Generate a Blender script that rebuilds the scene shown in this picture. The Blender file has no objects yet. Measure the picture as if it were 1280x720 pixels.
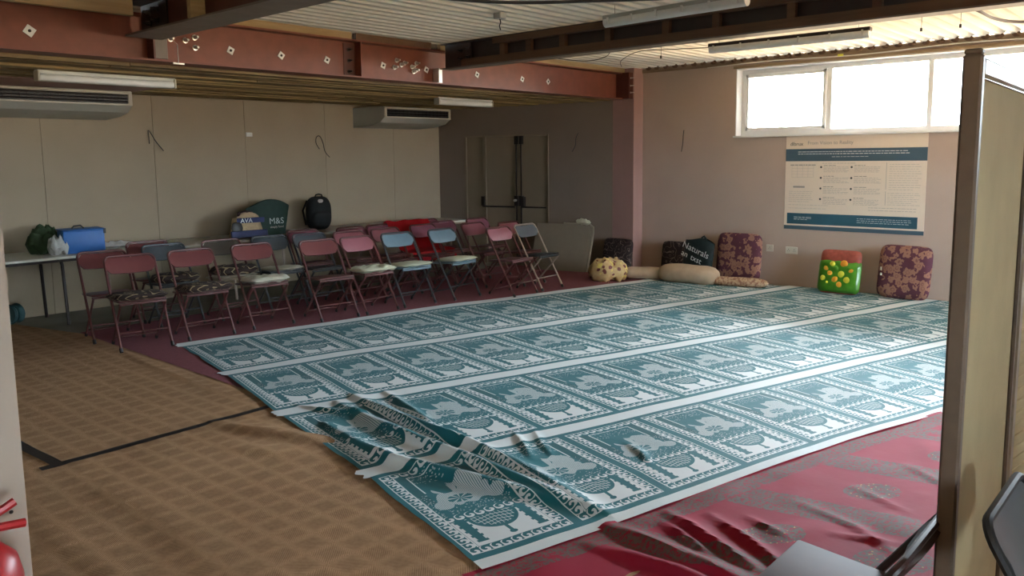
import bpy, bmesh, math, random
from mathutils import Vector, Matrix, noise
random.seed(7)
PI = math.pi
C = bpy.context.scene.collection
sc = bpy.context.scene

# ------------------------------------------------------------------ camera
cam_d = bpy.data.cameras.new('camera'); cam = bpy.data.objects.new('camera', cam_d); C.objects.link(cam)
yaw, pitch, roll = math.radians(41.7), math.radians(7.0), math.radians(0.65)
fwd = Vector((math.cos(yaw)*math.cos(pitch), math.sin(yaw)*math.cos(pitch), -math.sin(pitch)))
rgt = Vector((math.sin(yaw), -math.cos(yaw), 0)); dwn = fwd.cross(rgt)
r2 = math.cos(roll)*rgt + math.sin(roll)*dwn; d2 = -math.sin(roll)*rgt + math.cos(roll)*dwn
M3 = Matrix((r2, -d2, -fwd)).transposed()
cam.matrix_world = Matrix.Translation((0, 0, 1.6)) @ M3.to_4x4()
cam_d.sensor_width = 36; cam_d.lens = 36*1010/1280; cam_d.shift_y = -0.0307; cam_d.clip_start = 0.05
sc.camera = cam

# ------------------------------------------------------------------ world, daylight, exposure
SKY, GROUND = 21.0, 11.0
w = bpy.data.worlds.new('daylight'); sc.world = w; w.use_nodes = True
wn = w.node_tree; wn.nodes.clear()
tc = wn.nodes.new('ShaderNodeTexCoord'); sx = wn.nodes.new('ShaderNodeSeparateXYZ'); wn.links.new(tc.outputs['Generated'], sx.inputs[0])
mr = wn.nodes.new('ShaderNodeMapRange'); mr.inputs[1].default_value = -0.06; mr.inputs[2].default_value = 0.04
wn.links.new(sx.outputs[2], mr.inputs[0])
mx = wn.nodes.new('ShaderNodeMix'); mx.data_type = 'RGBA'; wn.links.new(mr.outputs[0], mx.inputs[0])
mx.inputs[6].default_value = (1.0*GROUND, 0.74*GROUND, 0.46*GROUND, 1)
mx.inputs[7].default_value = (0.80*SKY, 0.94*SKY, 1.06*SKY, 1)
bg = wn.nodes.new('ShaderNodeBackground'); wn.links.new(mx.outputs[2], bg.inputs[0])
wo = wn.nodes.new('ShaderNodeOutputWorld'); wn.links.new(bg.outputs[0], wo.inputs[0])

def portal(name, loc, rot, sx_, sy_):
    l = bpy.data.lights.new(name, 'AREA'); l.shape = 'RECTANGLE'; l.size = sx_; l.size_y = sy_; l.cycles.is_portal = True
    o = bpy.data.objects.new(name, l); C.objects.link(o); o.location = loc; o.rotation_euler = rot; return o
WY0, WY1, WZ0, WZ1 = -1.3, 4.73, 1.815, 2.66       # window opening in the right wall
portal('window_daylight', (10.07, (WY0+WY1)/2, (WZ0+WZ1)/2), (0, PI/2, 0), WZ1-WZ0, WY1-WY0)
portal('added_rear_portal', (6.6, -2.78, 1.6), (-PI/2, 0, 0), 2.4, 1.2)  # portal of an unseen rear opening added to raise the ambient light

portal('added_fill_portal', (-.4, -2.78, 1.55), (-PI/2, 0, 0), 1.6, .9)  # portal of an unseen opening added to brighten near wall and screen
vs = sc.view_settings
vs.view_transform = 'Standard'; vs.look = 'None'; vs.gamma = 1.0; vs.use_curve_mapping = False
vs.exposure = 1.58
sc.cycles.use_denoising = True
sc.cycles.max_bounces = 10; sc.cycles.diffuse_bounces = 6
sc.cycles.sample_clamp_indirect = 8

# ------------------------------------------------------------------ node expressions
class Ex:
    def __init__(s, nt, sock): s.nt, s.s = nt, sock
    def _m(s, op, *a):
        n = s.nt.nodes.new('ShaderNodeMath'); n.operation = op
        for i, v in enumerate((s,)+a):
            if isinstance(v, Ex): s.nt.links.new(v.s, n.inputs[i])
            else: n.inputs[i].default_value = float(v)
        return Ex(s.nt, n.outputs[0])
    def __add__(s, o): return s._m('ADD', o)
    __radd__ = __add__
    def __sub__(s, o): return s._m('SUBTRACT', o)
    def __rsub__(s, o): return (s*-1.0)+o
    def __mul__(s, o): return s._m('MULTIPLY', o)
    __rmul__ = __mul__
    def __truediv__(s, o): return s._m('DIVIDE', o)
    def lt(s, o): return s._m('LESS_THAN', o)
    def gt(s, o): return s._m('GREATER_THAN', o)
    def fr(s): return s._m('FRACT')
    def fl(s): return s._m('FLOOR')
    def ab(s): return s._m('ABSOLUTE')
    def sq(s): return s*s
    def rt(s): return s._m('SQRT')
    def sn(s): return s._m('SINE')
    def at(s, o): return s._m('ARCTAN2', o)
    def mn(s, o): return s._m('MINIMUM', o)
    def mxx(s, o): return s._m('MAXIMUM', o)
def inside(x, a, b): return x.gt(a)*x.lt(b)
def disc(x, y, cx, cy, rx, ry): return (((x-cx)/rx).sq()+((y-cy)/ry).sq()).lt(1)

def mat_new(name):
    m = bpy.data.materials.new(name); m.use_nodes = True; nt = m.node_tree; nt.nodes.clear()
    b = nt.nodes.new('ShaderNodeBsdfPrincipled'); o = nt.nodes.new('ShaderNodeOutputMaterial'); nt.links.new(b.outputs[0], o.inputs[0])
    return m, nt, b
def coords(nt, kind='Object', scale=1.0):
    t = nt.nodes.new('ShaderNodeTexCoord')
    mp = nt.nodes.new('ShaderNodeMapping'); nt.links.new(t.outputs[kind], mp.inputs[0])
    if not isinstance(scale, (tuple, list)): scale = (scale,)*3
    mp.inputs['Scale'].default_value = scale
    return mp.outputs[0]
def noise_n(nt, vec, scale, detail=3, rough=.5):
    n = nt.nodes.new('ShaderNodeTexNoise'); n.inputs['Scale'].default_value = scale; n.inputs['Detail'].default_value = detail
    n.inputs['Roughness'].default_value = rough; nt.links.new(vec, n.inputs['Vector']); return Ex(nt, n.outputs[0])
def vor(nt, vec, scale, feature='F1', out='Distance'):
    n = nt.nodes.new('ShaderNodeTexVoronoi'); n.feature = feature; n.inputs['Scale'].default_value = scale
    nt.links.new(vec, n.inputs['Vector']); return Ex(nt, n.outputs[out])
def mixc(nt, f, a, b):
    n = nt.nodes.new('ShaderNodeMix'); n.data_type = 'RGBA'
    if isinstance(f, Ex): nt.links.new(f.s, n.inputs[0])
    else: n.inputs[0].default_value = f
    for i, c in ((6, a), (7, b)):
        if isinstance(c, tuple): n.inputs[i].default_value = (*c[:3], 1)
        else: nt.links.new(c, n.inputs[i])
    return n.outputs[2]
def bump(nt, b, h, strength=.3, dist=.01):
    n = nt.nodes.new('ShaderNodeBump'); n.inputs['Strength'].default_value = strength; n.inputs['Distance'].default_value = dist
    nt.links.new(h.s, n.inputs['Height']); nt.links.new(n.outputs[0], b.inputs['Normal'])
def plain(name, col, rough=.6, metal=0, var=.12, nscale=20, bmp=0, bscale=200, spec=.5, kind='Object'):
    m, nt, b = mat_new(name)
    v = coords(nt, kind); n = noise_n(nt, v, nscale, 4)
    nt.links.new(mixc(nt, n, tuple(c*(1-var*1.6) for c in col), tuple(min(1, c*(1+var)) for c in col)), b.inputs['Base Color'])
    b.inputs['Roughness'].default_value = rough; b.inputs['Metallic'].default_value = metal
    b.inputs['Specular IOR Level'].default_value = spec
    if bmp: bump(nt, b, noise_n(nt, v, bscale, 2), bmp, .004)
    return m
def srgb(r, g, b):
    f = lambda c: (c/255/12.92 if c/255 <= .04045 else ((c/255+.055)/1.055)**2.4)
    return (f(r), f(g), f(b))

# ------------------------------------------------------------------ materials
MT = {}
MT['plaster'] = plain('plaster_grey', (.385, .312, .218), .9, var=.06, nscale=2.5, bmp=.08, bscale=60)
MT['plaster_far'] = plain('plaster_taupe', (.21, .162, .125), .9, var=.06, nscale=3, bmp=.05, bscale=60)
MT['plaster_right'] = plain('plaster_pinkish', (.50, .38, .31), .9, var=.06, nscale=2.5, bmp=.08, bscale=60)
MT['plaster_pink'] = plain('pink_board', (.38, .225, .20), .85, var=.05, nscale=4)
MT['plaster_near'] = plain('plaster_near', (.34, .27, .215), .9, var=.05, nscale=3, bmp=.06, bscale=60)
MT['concrete'] = plain('concrete', (.24, .23, .18), .85, var=.2, nscale=3, bmp=.1)
MT['white_plastic'] = plain('white_plastic', (.72, .72, .68), .4, var=.03)
MT['cream_plastic'] = plain('cream_plastic', (.62, .57, .47), .45, var=.03)
MT['grey_plastic'] = plain('ac_grey', (.42, .42, .38), .45, var=.03)
MT['upvc'] = plain('white_upvc', (.80, .80, .80), .35, var=.02)
MT['black'] = plain('black_plastic', (.012, .012, .013), .45, var=.2)
MT['darkmetal'] = plain('dark_metal', (.03, .022, .02), .4, metal=.3, var=.2)
MT['steel'] = plain('galvanised', (.75, .74, .70), .3, metal=.85, var=.15)
MT['redlead'] = plain('red_oxide_paint', (.20, .052, .026), .5, var=.22, nscale=9, bmp=.06, bscale=90)
MT['redlead_dark'] = plain('red_oxide_dark', (.10, .028, .018), .5, var=.2, nscale=9)
MT['brown_steel'] = plain('brown_painted_steel', (.045, .028, .024), .5, var=.25, nscale=8)
MT['grey_steel'] = plain('dusty_grey_steel', (.20, .16, .13), .55, var=.2, nscale=8)
def wood(name, c1, c2, axis=0):
    m, nt, b = mat_new(name)
    s = [14, 14, 14]; s[axis] = 1.2
    v = coords(nt, 'Object', tuple(s)); n = noise_n(nt, v, 1.6, 5, .6)
    oi = nt.nodes.new('ShaderNodeObjectInfo'); r = Ex(nt, oi.outputs['Random'])
    f = (n*1.5-.25)*.75+(r-.5)*.5
    nt.links.new(mixc(nt, f, c1, c2), b.inputs['Base Color']); b.inputs['Roughness'].default_value = .75
    bump(nt, b, n, .2, .004)
    return m
MT['batten'] = wood('rough_batten_timber', (.085, .050, .018), (.46, .32, .13))
MT['timber'] = wood('pale_joist_timber', (.30, .20, .09), (.66, .50, .28))
MT['timber_dark'] = wood('stained_timber', (.10, .052, .028), (.20, .105, .055), 1)
MT['timber_y'] = wood('plate_timber', (.20, .13, .08), (.45, .33, .2), 1)
m, nt, b = mat_new('corrugated_sheet'); MT['sheet'] = m
v = coords(nt); n = noise_n(nt, v, 1.3, 5)
nt.links.new(mixc(nt, n, (.70, .66, .56), (.80, .76, .66)), b.inputs['Base Color']); b.inputs['Roughness'].default_value = .8; b.inputs['Specular IOR Level'].default_value = .12
# glass
m = bpy.data.materials.new('clear_glass'); m.use_nodes = True; nt = m.node_tree; nt.nodes.clear()
t_ = nt.nodes.new('ShaderNodeBsdfTransparent'); t_.inputs[0].default_value = (.94, .95, .95, 1)
g_ = nt.nodes.new('ShaderNodeBsdfGlossy'); g_.inputs['Roughness'].default_value = .02
fr_ = nt.nodes.new('ShaderNodeFresnel'); fr_.inputs[0].default_value = 1.45
ms = nt.nodes.new('ShaderNodeMixShader'); om = nt.nodes.new('ShaderNodeOutputMaterial')
nt.links.new(fr_.outputs[0], ms.inputs[0]); nt.links.new(t_.outputs[0], ms.inputs[1]); nt.links.new(g_.outputs[0], ms.inputs[2]); nt.links.new(ms.outputs[0], om.inputs[0])
MT['glass'] = m

# brown woven carpet: squares of two weaves
m, nt, b = mat_new('brown_carpet'); MT['brown_carpet'] = m
v = coords(nt, 'Object'); sp = nt.nodes.new('ShaderNodeSeparateXYZ'); nt.links.new(v, sp.inputs[0])
X, Y = Ex(nt, sp.outputs[0]), Ex(nt, sp.outputs[1])
n1 = noise_n(nt, v, 1.4, 4); n2 = noise_n(nt, v, 60, 2)
wob = (n1-.5)*.05
a_ = ((X+Y*.0+wob)/.135); c_ = ((Y+wob)/.135)
chk = ((a_.fl()+c_.fl())*.5).fr().gt(.25)
da = ((a_.fr()-.5).ab().mxx((c_.fr()-.5).ab())); soft = (da*-5.0+2.2).mn(1.0).mxx(0.0)
rib1 = ((X*1.0+Y*1.0)*520.0).sn(); rib2 = ((X-Y)*520.0).sn()
ribs = rib1*chk+rib2*(chk*-1.0+1.0)
hgt = soft*.6+ribs*.30+n2*.7
f = (soft*.30+chk*.05+n1*.5+n2*.5+ribs*(soft*.18+.03)-.25)
nt.links.new(mixc(nt, f, (.50, .31, .175), (.22, .122, .062)), b.inputs['Base Color'])
b.inputs['Roughness'].default_value = .95; b.inputs['Specular IOR Level'].default_value = .15
bump(nt, b, hgt, .55, .004)
MT['maroon_carpet'] = plain('maroon_carpet', (.26, .10, .115), .95, var=.15, nscale=40, bmp=.4, bscale=300, spec=.1)
MT['tape'] = plain('black_tape', (.016, .012, .012), .5, var=.3, nscale=30)

# teal prayer mat weave, u along the row in metres, v across in metres
m, nt, b = mat_new('teal_mat_weave'); MT['mat'] = m
uv = nt.nodes.new('ShaderNodeUVMap'); sp = nt.nodes.new('ShaderNodeSeparateXYZ'); nt.links.new(uv.outputs[0], sp.inputs[0])
wv = noise_n(nt, uv.outputs[0], 14, 2)
S, T = Ex(nt, sp.outputs[0]), Ex(nt, sp.outputs[1])
P = .61
xc = ((S/P).fr()-.5)*P; ax = xc.ab()
green = inside(T, 0.0, 1.10)
outer = ax.lt(.277)*inside(T, .045, 1.055); inner = ax.lt(.222)*inside(T, .100, 1.0)
divid = ax.lt(.222)*inside(T, .372, .440)
scr = outer-inner+divid
def spiral(a, bb, k=9.0):
    r = (a.sq()+bb.sq()).rt(); th = a.at(bb)
    return ((th+r*k).sn().gt(.15))*r.lt(.58)
vert = inside(ax, .222, .277)
sa = (ax-.2495)/.055; sb = (T/.052).fr()-.5
swv = spiral(sa, sb)
tb = (inside(T, .045, .100)*(T-.0725)+divid*(T-.406)+inside(T, 1.0, 1.055)*(T-1.0275))/.055
swh = spiral(tb, (xc/.0555).fr()-.5)
isv = vert*inside(T, .100, 1.0)
sw = swv*isv+swh*(scr-isv).mxx(0.0)
lines = inside(ax, .272, .278)*inside(T, .045, 1.055)+inside(ax, .214, .222)*inside(T, .10, 1.0)+ax.lt(.278)*(inside(T, .045, .051)+inside(T, 1.049, 1.055))
# lower picture: dome between two minarets, point towards the near edge
lo = ax.lt(.212)*inside(T, .104, .368)
dome = disc(xc, T, 0, .345, .130, .130)+ax.lt(.010)*inside(T, .15, .26)+disc(xc, T, 0, .145, .020, .016)+((ax*1.3).lt((T-.19)*.5))*inside(T, .20, .25)
lat = ((xc*45.0+((T-.37)*14).sn()*.4).fr().lt(.16)+((T*34.0+ax*8).fr().lt(.18)))*disc(xc, T, 0, .345, .11, .105)
mw = .026-(.368-T)*.03+((T/.052).fr().gt(.6))*.010
mina = ((ax-.165).ab()-mw).lt(0.0)*T.gt(.135)
tealp = (dome+mina).mn(1.0)
low = lo*((tealp*-1.0+1.0)+lat*.8).mn(1.0)
# upper picture
up = ax.lt(.212)*inside(T, .446, .994)
wob2 = ((xc*70.0).sn())*.012+(wv-.5)*.03
blob = disc(xc, T+wob2, 0, .62, .150, .090)+disc(xc, T, .09, .72, .06, .08)+inside(xc, -.01, .13)*inside(T+wob2, .62, .80)+disc(xc, T, -.14, .56, .05, .05)+disc(xc, T, .15, .56, .05, .045)
hole = disc(xc, T, -.03, .60, .07, .045)+disc(xc, T, -.05, .74, .07, .055)
hat = ((xc*110.0).fr().gt(.35))*.75+.12
bl = blob.mn(1.0)*(hole.mn(1.0)*-1.0+1.0)*hat*.9
arch = inside(ax, .150, .158)*inside(T, .74, .97)+ax.lt(.158)*inside(T, .965, .972)
dots = ((vor(nt, uv.outputs[0], 70)).lt(.30))*.55*(T.lt(.52)+(ax.gt(.16)*T.lt(.72))+T.gt(.86)*ax.lt(.15))
dots = dots.mn(.55)
star = (((xc+.03).at(T-.60)*8.0).sn().gt(.55))*hole.mn(1.0)*.6
upw = up*(bl+arch+dots*(blob.mn(1.0)*-1.0+1.0)+star).mn(1.0)
dark = up*inside(ax, .160, .208)*inside(T, .60, .98)
white = (sw+lines+low+upw).mn(1.0)*green + (green*-1.0+1.0)
fade = noise_n(nt, uv.outputs[0], 2.2, 3)
teal = mixc(nt, fade, (.003, .090, .110), (.010, .160, .190))
teal = mixc(nt, dark*.5, teal, (.012, .075, .085))
nt.links.new(mixc(nt, white, teal, (.66, .70, .70)), b.inputs['Base Color'])
b.inputs['Roughness'].default_value = .6; b.inputs['Specular IOR Level'].default_value = .22
b.inputs['Sheen Weight'].default_value = .06
wn2 = noise_n(nt, uv.outputs[0], 5, 3)
bump(nt, b, white*.25+wn2*2.5+wv*.3, .35, .008)

# crimson mat weave
m, nt, b = mat_new('crimson_mat_weave'); MT['crimson'] = m
uv = nt.nodes.new('ShaderNodeUVMap'); sp = nt.nodes.new('ShaderNodeSeparateXYZ'); nt.links.new(uv.outputs[0], sp.inputs[0])
S, T = Ex(nt, sp.outputs[0]), Ex(nt, sp.outputs[1])
nb = noise_n(nt, uv.outputs[0], 9, 5, .7); nf = noise_n(nt, uv.outputs[0], 55, 3, .7)
ed = (T-.20).ab().lt(.055)
su = ((S+T*.35+.1)/.72).fr()
band = (su-.5).ab().gt(.34)*T.lt(5)*inside(T, -9, .14)+(su-.5).ab().gt(.38)*T.lt(.14)
motif = (disc(su, T, .5, -.20, .17, .10)+disc(su, T, .5, -.62, .2, .12)+disc(su, T, .5, -.95, .2, .1)).mn(1.0)
mask = ((ed+band+motif).mn(1.0)*(nb.gt(.40)))
sl = (nf.gt(.47))*.8+.12
crim = mixc(nt, noise_n(nt, uv.outputs[0], 2, 3), (.27, .010, .028), (.38, .020, .052))
pat = mixc(nt, nf, (.035, .030, .038), (.20, .155, .12))
c1 = mixc(nt, mask*sl, crim, pat)
gold = vor(nt, uv.outputs[0], 38).lt(.16)*motif
nt.links.new(mixc(nt, gold*.8, c1, (.65, .34, .12)), b.inputs['Base Color'])
b.inputs['Roughness'].default_value = .65; b.inputs['Specular IOR Level'].default_value = .15
bump(nt, b, noise_n(nt, uv.outputs[0], 6, 3), .3, .01)

def swirl_fabric(name, base, line, scale=9):
    m, nt, b = mat_new(name); v = coords(nt)
    d = vor(nt, v, scale, 'SMOOTH_F1'); n = noise_n(nt, v, scale*.8, 2)
    r = ((d*3.1+n*.25).fr()-.5).ab()
    nt.links.new(mixc(nt, r.lt(.065), base, line), b.inputs['Base Color']); b.inputs['Roughness'].default_value = .85
    return m
MT['swirl'] = swirl_fabric('brown_swirl_fabric', (.030, .016, .012), (.40, .31, .18), 10)
MT['swirl_grey'] = swirl_fabric('brown_ring_fabric', (.032, .020, .022), (.19, .14, .12), 15)
m, nt, b = mat_new('floral_upholstery'); MT['floral'] = m
v = coords(nt); cell = vor(nt, v, 12); n = noise_n(nt, v, 34, 3)
fl = (cell+(n-.5)*1.0).lt(.52); ring = inside(cell+(n-.5)*.3, .17, .24)
c1 = mixc(nt, noise_n(nt, v, 9, 2), (.075, .018, .030), (.12, .035, .06))
c1 = mixc(nt, fl*.85, c1, (.34, .17, .11)); nt.links.new(mixc(nt, ring*.6, c1, (.12, .035, .04)), b.inputs['Base Color']); b.inputs['Roughness'].default_value = .9
m, nt, b = mat_new('yellow_floral_cloth'); MT['yfloral'] = m
v = coords(nt); cell = vor(nt, v, 14); n = noise_n(nt, v, 22, 3)
c1 = mixc(nt, (n-.3)*2.0, (.52, .32, .13), (.62, .48, .24))
c1 = mixc(nt, (cell+(n-.5)*.5).lt(.34), c1, (.16, .035, .03)); nt.links.new(mixc(nt, noise_n(nt, v, 11, 2).gt(.62), c1, (.75, .60, .15)), b.inputs['Base Color'])
m, nt, b = mat_new('beige_floral_cloth'); MT['bfloral'] = m
v = coords(nt); n = noise_n(nt, v, 35, 3)
nt.links.new(mixc(nt, (n-.42)*5.0, (.52, .36, .22), (.26, .12, .075)), b.inputs['Base Color']); b.inputs['Roughness'].default_value = .9
MT['cream'] = plain('cream_cloth', (.50, .37, .25), .9, var=.15, nscale=12, bmp=.2, bscale=60)
MT['pad'] = plain('cream_pad', (.66, .66, .50), .8, var=.08, nscale=15)
MT['fleece'] = plain('cream_fleece', (.66, .62, .50), .95, var=.18, nscale=35, bmp=.8, bscale=70)
MT['redcloth'] = plain('bright_red_cloth', (.62, .008, .016), .6, var=.1, nscale=10, bmp=.1, bscale=200)
MT['blue'] = plain('blue_plastic', (.012, .12, .40), .45, var=.08)
MT['blue_dark'] = plain('navy', (.012, .022, .10), .6, var=.1)
MT['bagbrown'] = plain('kraft_print', (.44, .31, .17), .6, var=.3, nscale=30)
MT['maroon'] = plain('maroon_metal', (.10, .026, .023), .38, var=.12)
MT['maroon_back'] = plain('maroon_vinyl', (.17, .050, .048), .33, var=.08)
MT['pink_back'] = plain('faded_maroon_vinyl', (.30, .10, .12), .33, var=.08)
MT['mauve_back'] = plain('mauve_vinyl', (.22, .07, .10), .4, var=.08)
MT['mauve_seat'] = plain('mauve_metal_seat', (.11, .06, .062), .6, var=.1)
MT['board_grey'] = plain('grey_laminate', (.25, .21, .155), .6, var=.06)
MT['grey_back'] = plain('grey_vinyl', (.075, .085, .095), .38, var=.08)
MT['bluegrey_back'] = plain('blue_grey_vinyl', (.13, .20, .25), .36, var=.08)
MT['brown_back'] = plain('brown_grey_vinyl', (.085, .068, .052), .42, var=.1)
MT['grey_tube'] = plain('grey_tube', (.045, .048, .052), .4, var=.1, metal=.3)
MT['champagne_tube'] = plain('champagne_tube', (.42, .34, .28), .35, var=.1, metal=.6)
MT['green_bag'] = plain('green_carrier', (.004, .030, .020), .7, var=.2)
MT['black_bag'] = plain('black_bag', (.010, .022, .025), .4, var=.3, nscale=12)
MT['backpack'] = plain('backpack_nylon', (.008, .009, .009), .9, var=.3, nscale=12)
MT['text_white'] = plain('print_white', (.8, .8, .8), .5, var=.02)
MT['text_grey'] = plain('print_grey', (.36, .31, .27), .5, var=.02)
MT['text_lightgrey'] = plain('print_light_grey', (.42, .45, .44), .5, var=.02)
MT['text_dark'] = plain('print_dark', (.05, .045, .045), .5, var=.02)
MT['paper'] = plain('paper', (.80, .66, .53), .6, var=.02)
MT['plain_white'] = plain('plain_white', (.86, .86, .84), .5, var=.02)
MT['poster_blue'] = plain('poster_slate_blue', (.065, .115, .155), .5, var=.1, nscale=4)
MT['poster_teal'] = plain('poster_teal', (.028, .105, .150), .5, var=.15, nscale=3)
MT['khaki'] = plain('khaki_screen_cloth', (.55, .45, .25), .9, var=.12, nscale=6, bmp=.35, bscale=500)
MT['bronze'] = plain('bronze_frame', (.17, .125, .090), .5, metal=.2, var=.15)
MT['bronze_light'] = plain('light_frame', (.42, .36, .27), .45, metal=.2, var=.1)
MT['ext_red'] = plain('extinguisher_red', (.34, .012, .014), .35, var=.05)
MT['tabletop'] = plain('table_laminate', (.68, .67, .60), .4, var=.08)
MT['dark_brown'] = plain('dark_brown_metal', (.040, .018, .016), .45, var=.15)
MT['grass'] = plain('dark_green_leafage', (.03, .06, .02), .8, var=.4)
m, nt, b = mat_new('clear_bag'); MT['clearbag'] = m
v = coords(nt); nt.links.new(mixc(nt, noise_n(nt, v, 30, 3), (.30, .30, .27), (.6, .6, .56)), b.inputs['Base Color']); b.inputs['Roughness'].default_value = .25; b.inputs['Alpha'].default_value = .75
MT['lime'] = plain('lime_print', (.07, .27, .015), .3, var=.3, nscale=14)
MT['tomato'] = plain('orange_red_cloth', (.36, .075, .05), .6, var=.35, nscale=26)
MT['orange'] = plain('orange_print', (.85, .36, .03), .35, var=.2, nscale=30)
MT['yellow'] = plain('yellow_print', (.72, .68, .06), .35, var=.2, nscale=30)
MT['teal_tub'] = plain('teal_tub', (.03, .09, .10), .5, var=.2)

# ------------------------------------------------------------------ mesh helpers
class MB:
    def __init__(s): s.b = bmesh.new()
    def box(s, c, d, rot=None, bev=0, seg=1):
        r = bmesh.ops.create_cube(s.b, size=1.0); vs_ = r['verts']
        for v in vs_: v.co = Vector((v.co.x*d[0], v.co.y*d[1], v.co.z*d[2]))
        if bev:
            ed = list({e for v in vs_ for e in v.link_edges})
            rr = bmesh.ops.bevel(s.b, geom=ed, offset=bev, segments=seg, affect='EDGES', profile=.5)
            vs_ = list({v for f in rr['faces'] for v in f.verts} | {v for v in vs_ if v.is_valid})
        R = rot if rot is not None else Matrix.Identity(3)
        for v in vs_: v.co = R @ v.co + Vector(c)
        return vs_
    def tube(s, pts, r, seg=8, cap=True):
        pts = [Vector(p) for p in pts]; rings = []; n = len(pts)
        up = None
        for i, p in enumerate(pts):
            t = (pts[min(i+1, n-1)]-pts[max(i-1, 0)]).normalized()
            if up is None:
                a = Vector((0, 0, 1)) if abs(t.z) < .9 else Vector((1, 0, 0)); up = (a-a.dot(t)*t).normalized()
            else: up = (up-up.dot(t)*t).normalized()
            q = t.cross(up); rr = r[i] if isinstance(r, (list, tuple)) else r
            rings.append([s.b.verts.new(p+(math.cos(2*PI*k/seg)*up+math.sin(2*PI*k/seg)*q)*rr) for k in range(seg)])
        for a, c in zip(rings, rings[1:]):
            for k in range(seg): s.b.faces.new((a[k], a[(k+1) % seg], c[(k+1) % seg], c[k]))
        if cap:
            s.b.faces.new(rings[0][::-1]); s.b.faces.new(rings[-1])
    def lathe(s, prof, seg=24, c=(0, 0, 0), R=None):
        R = R or Matrix.Identity(3); rings = []
        for r, z in prof:
            rings.append([s.b.verts.new(R @ Vector((r*math.cos(2*PI*k/seg), r*math.sin(2*PI*k/seg), z))+Vector(c)) for k in range(seg)])
        for a, d in zip(rings, rings[1:]):
            for k in range(seg): s.b.faces.new((a[k], a[(k+1) % seg], d[(k+1) % seg], d[k]))
        s.b.faces.new(rings[0][::-1]); s.b.faces.new(rings[-1])
    def prism(s, pts, depth, M4):
        """outline in local xz, extruded along local y, placed by a 4x4"""
        a = [s.b.verts.new(M4 @ Vector((x, -depth/2, z))) for x, z in pts]; c = [s.b.verts.new(M4 @ Vector((x, depth/2, z))) for x, z in pts]
        n = len(pts); s.b.faces.new(a); s.b.faces.new(c[::-1])
        for i in range(n): s.b.faces.new((a[i], c[i], c[(i+1) % n], a[(i+1) % n]))
    def grid(s, nu, nv, fn, uvfn=None, thick=0):
        g = [[s.b.verts.new(fn(i/nu, j/nv)) for j in range(nv+1)] for i in range(nu+1)]
        lay = s.b.loops.layers.uv.verify() if uvfn else None
        for i in range(nu):
            for j in range(nv):
                f = s.b.faces.new((g[i][j], g[i+1][j], g[i+1][j+1], g[i][j+1]))
                if lay:
                    for l, (a, c) in zip(f.loops, ((i, j), (i+1, j), (i+1, j+1), (i, j+1))): l[lay].uv = uvfn(a/nu, c/nv)
        if thick:
            bmesh.ops.solidify(s.b, geom=s.b.faces[:], thickness=thick)
    def pillow(s, w, d, h, n=3.0, nu=20, R=None, c=(0, 0, 0), wob=0, seed=0):
        """soft slab w x d x h centred on c"""
        R = R or Matrix.Identity(3)
        def pt(u, v, sg):
            a = (2*u-1); bb = (2*v-1)
            # squircle outline
            k = max(abs(a), abs(bb)); l = (abs(a)**n+abs(bb)**n)**(1/n) if k else 1
            f = k/l if k else 1
            x, y = a*f, bb*f
            e = (1-k**4)**.5 if k < 1 else 0
            z = sg*h/2*e*(1+wob*noise.noise(Vector((x*3+seed, y*3, sg))))
            return R @ Vector((x*w/2, y*d/2, z))+Vector(c)
        top = [[None]*(nu+1) for _ in range(nu+1)]; bot = [[None]*(nu+1) for _ in range(nu+1)]
        for i in range(nu+1):
            for j in range(nu+1):
                top[i][j] = s.b.verts.new(pt(i/nu, j/nu, 1))
                bot[i][j] = top[i][j] if i in (0, nu) or j in (0, nu) else s.b.verts.new(pt(i/nu, j/nu, -1))
        for i in range(nu):
            for j in range(nu):
                s.b.faces.new((top[i][j], top[i+1][j], top[i+1][j+1], top[i][j+1]))
                s.b.faces.new((bot[i][j], bot[i][j+1], bot[i+1][j+1], bot[i+1][j]))
    def done(s, name, mat, parent=None, smooth=False, loc=None, rz=None):
        bmesh.ops.recalc_face_normals(s.b, faces=s.b.faces[:])
        me = bpy.data.meshes.new(name); s.b.to_mesh(me); s.b.free()
        me.materials.append(MT[mat] if isinstance(mat, str) else mat)
        if smooth:
            me.polygons.foreach_set('use_smooth', [True]*len(me.polygons))
            try: me.set_sharp_from_angle(angle=math.radians(40))
            except Exception: pass
        o = bpy.data.objects.new(name, me); C.objects.link(o)
        if parent: o.parent = parent
        if loc: o.location = loc
        if rz is not None: o.rotation_euler = (0, 0, rz)
        return o
def bx(name, mat, c, d, parent=None, rot=None, bev=0, smooth=False):
    q = MB(); q.box(c, d, rot, bev); return q.done(name, mat, parent, smooth)
def thing(name, label, cat, loc=(0, 0, 0), rz=0, group=None, rot=None):
    o = bpy.data.objects.new(name, None); C.objects.link(o); o.location = loc
    o.rotation_euler = rot or (0, 0, rz); o['label'] = label; o['category'] = cat; o.empty_display_size = .1
    if group: o['group'] = group
    return o
def tag(o, label, cat, group=None, kind=None):
    o['label'] = label; o['category'] = cat
    if group: o['group'] = group
    if kind: o['kind'] = kind
    return o
def struct(o): o['kind'] = 'structure'; return o
def copy_tree(o, parent=None):
    c = o.copy(); C.objects.link(c)
    if parent is not None: c.parent = parent
    for ch in list(o.children): copy_tree(ch, c)
    return c
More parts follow.
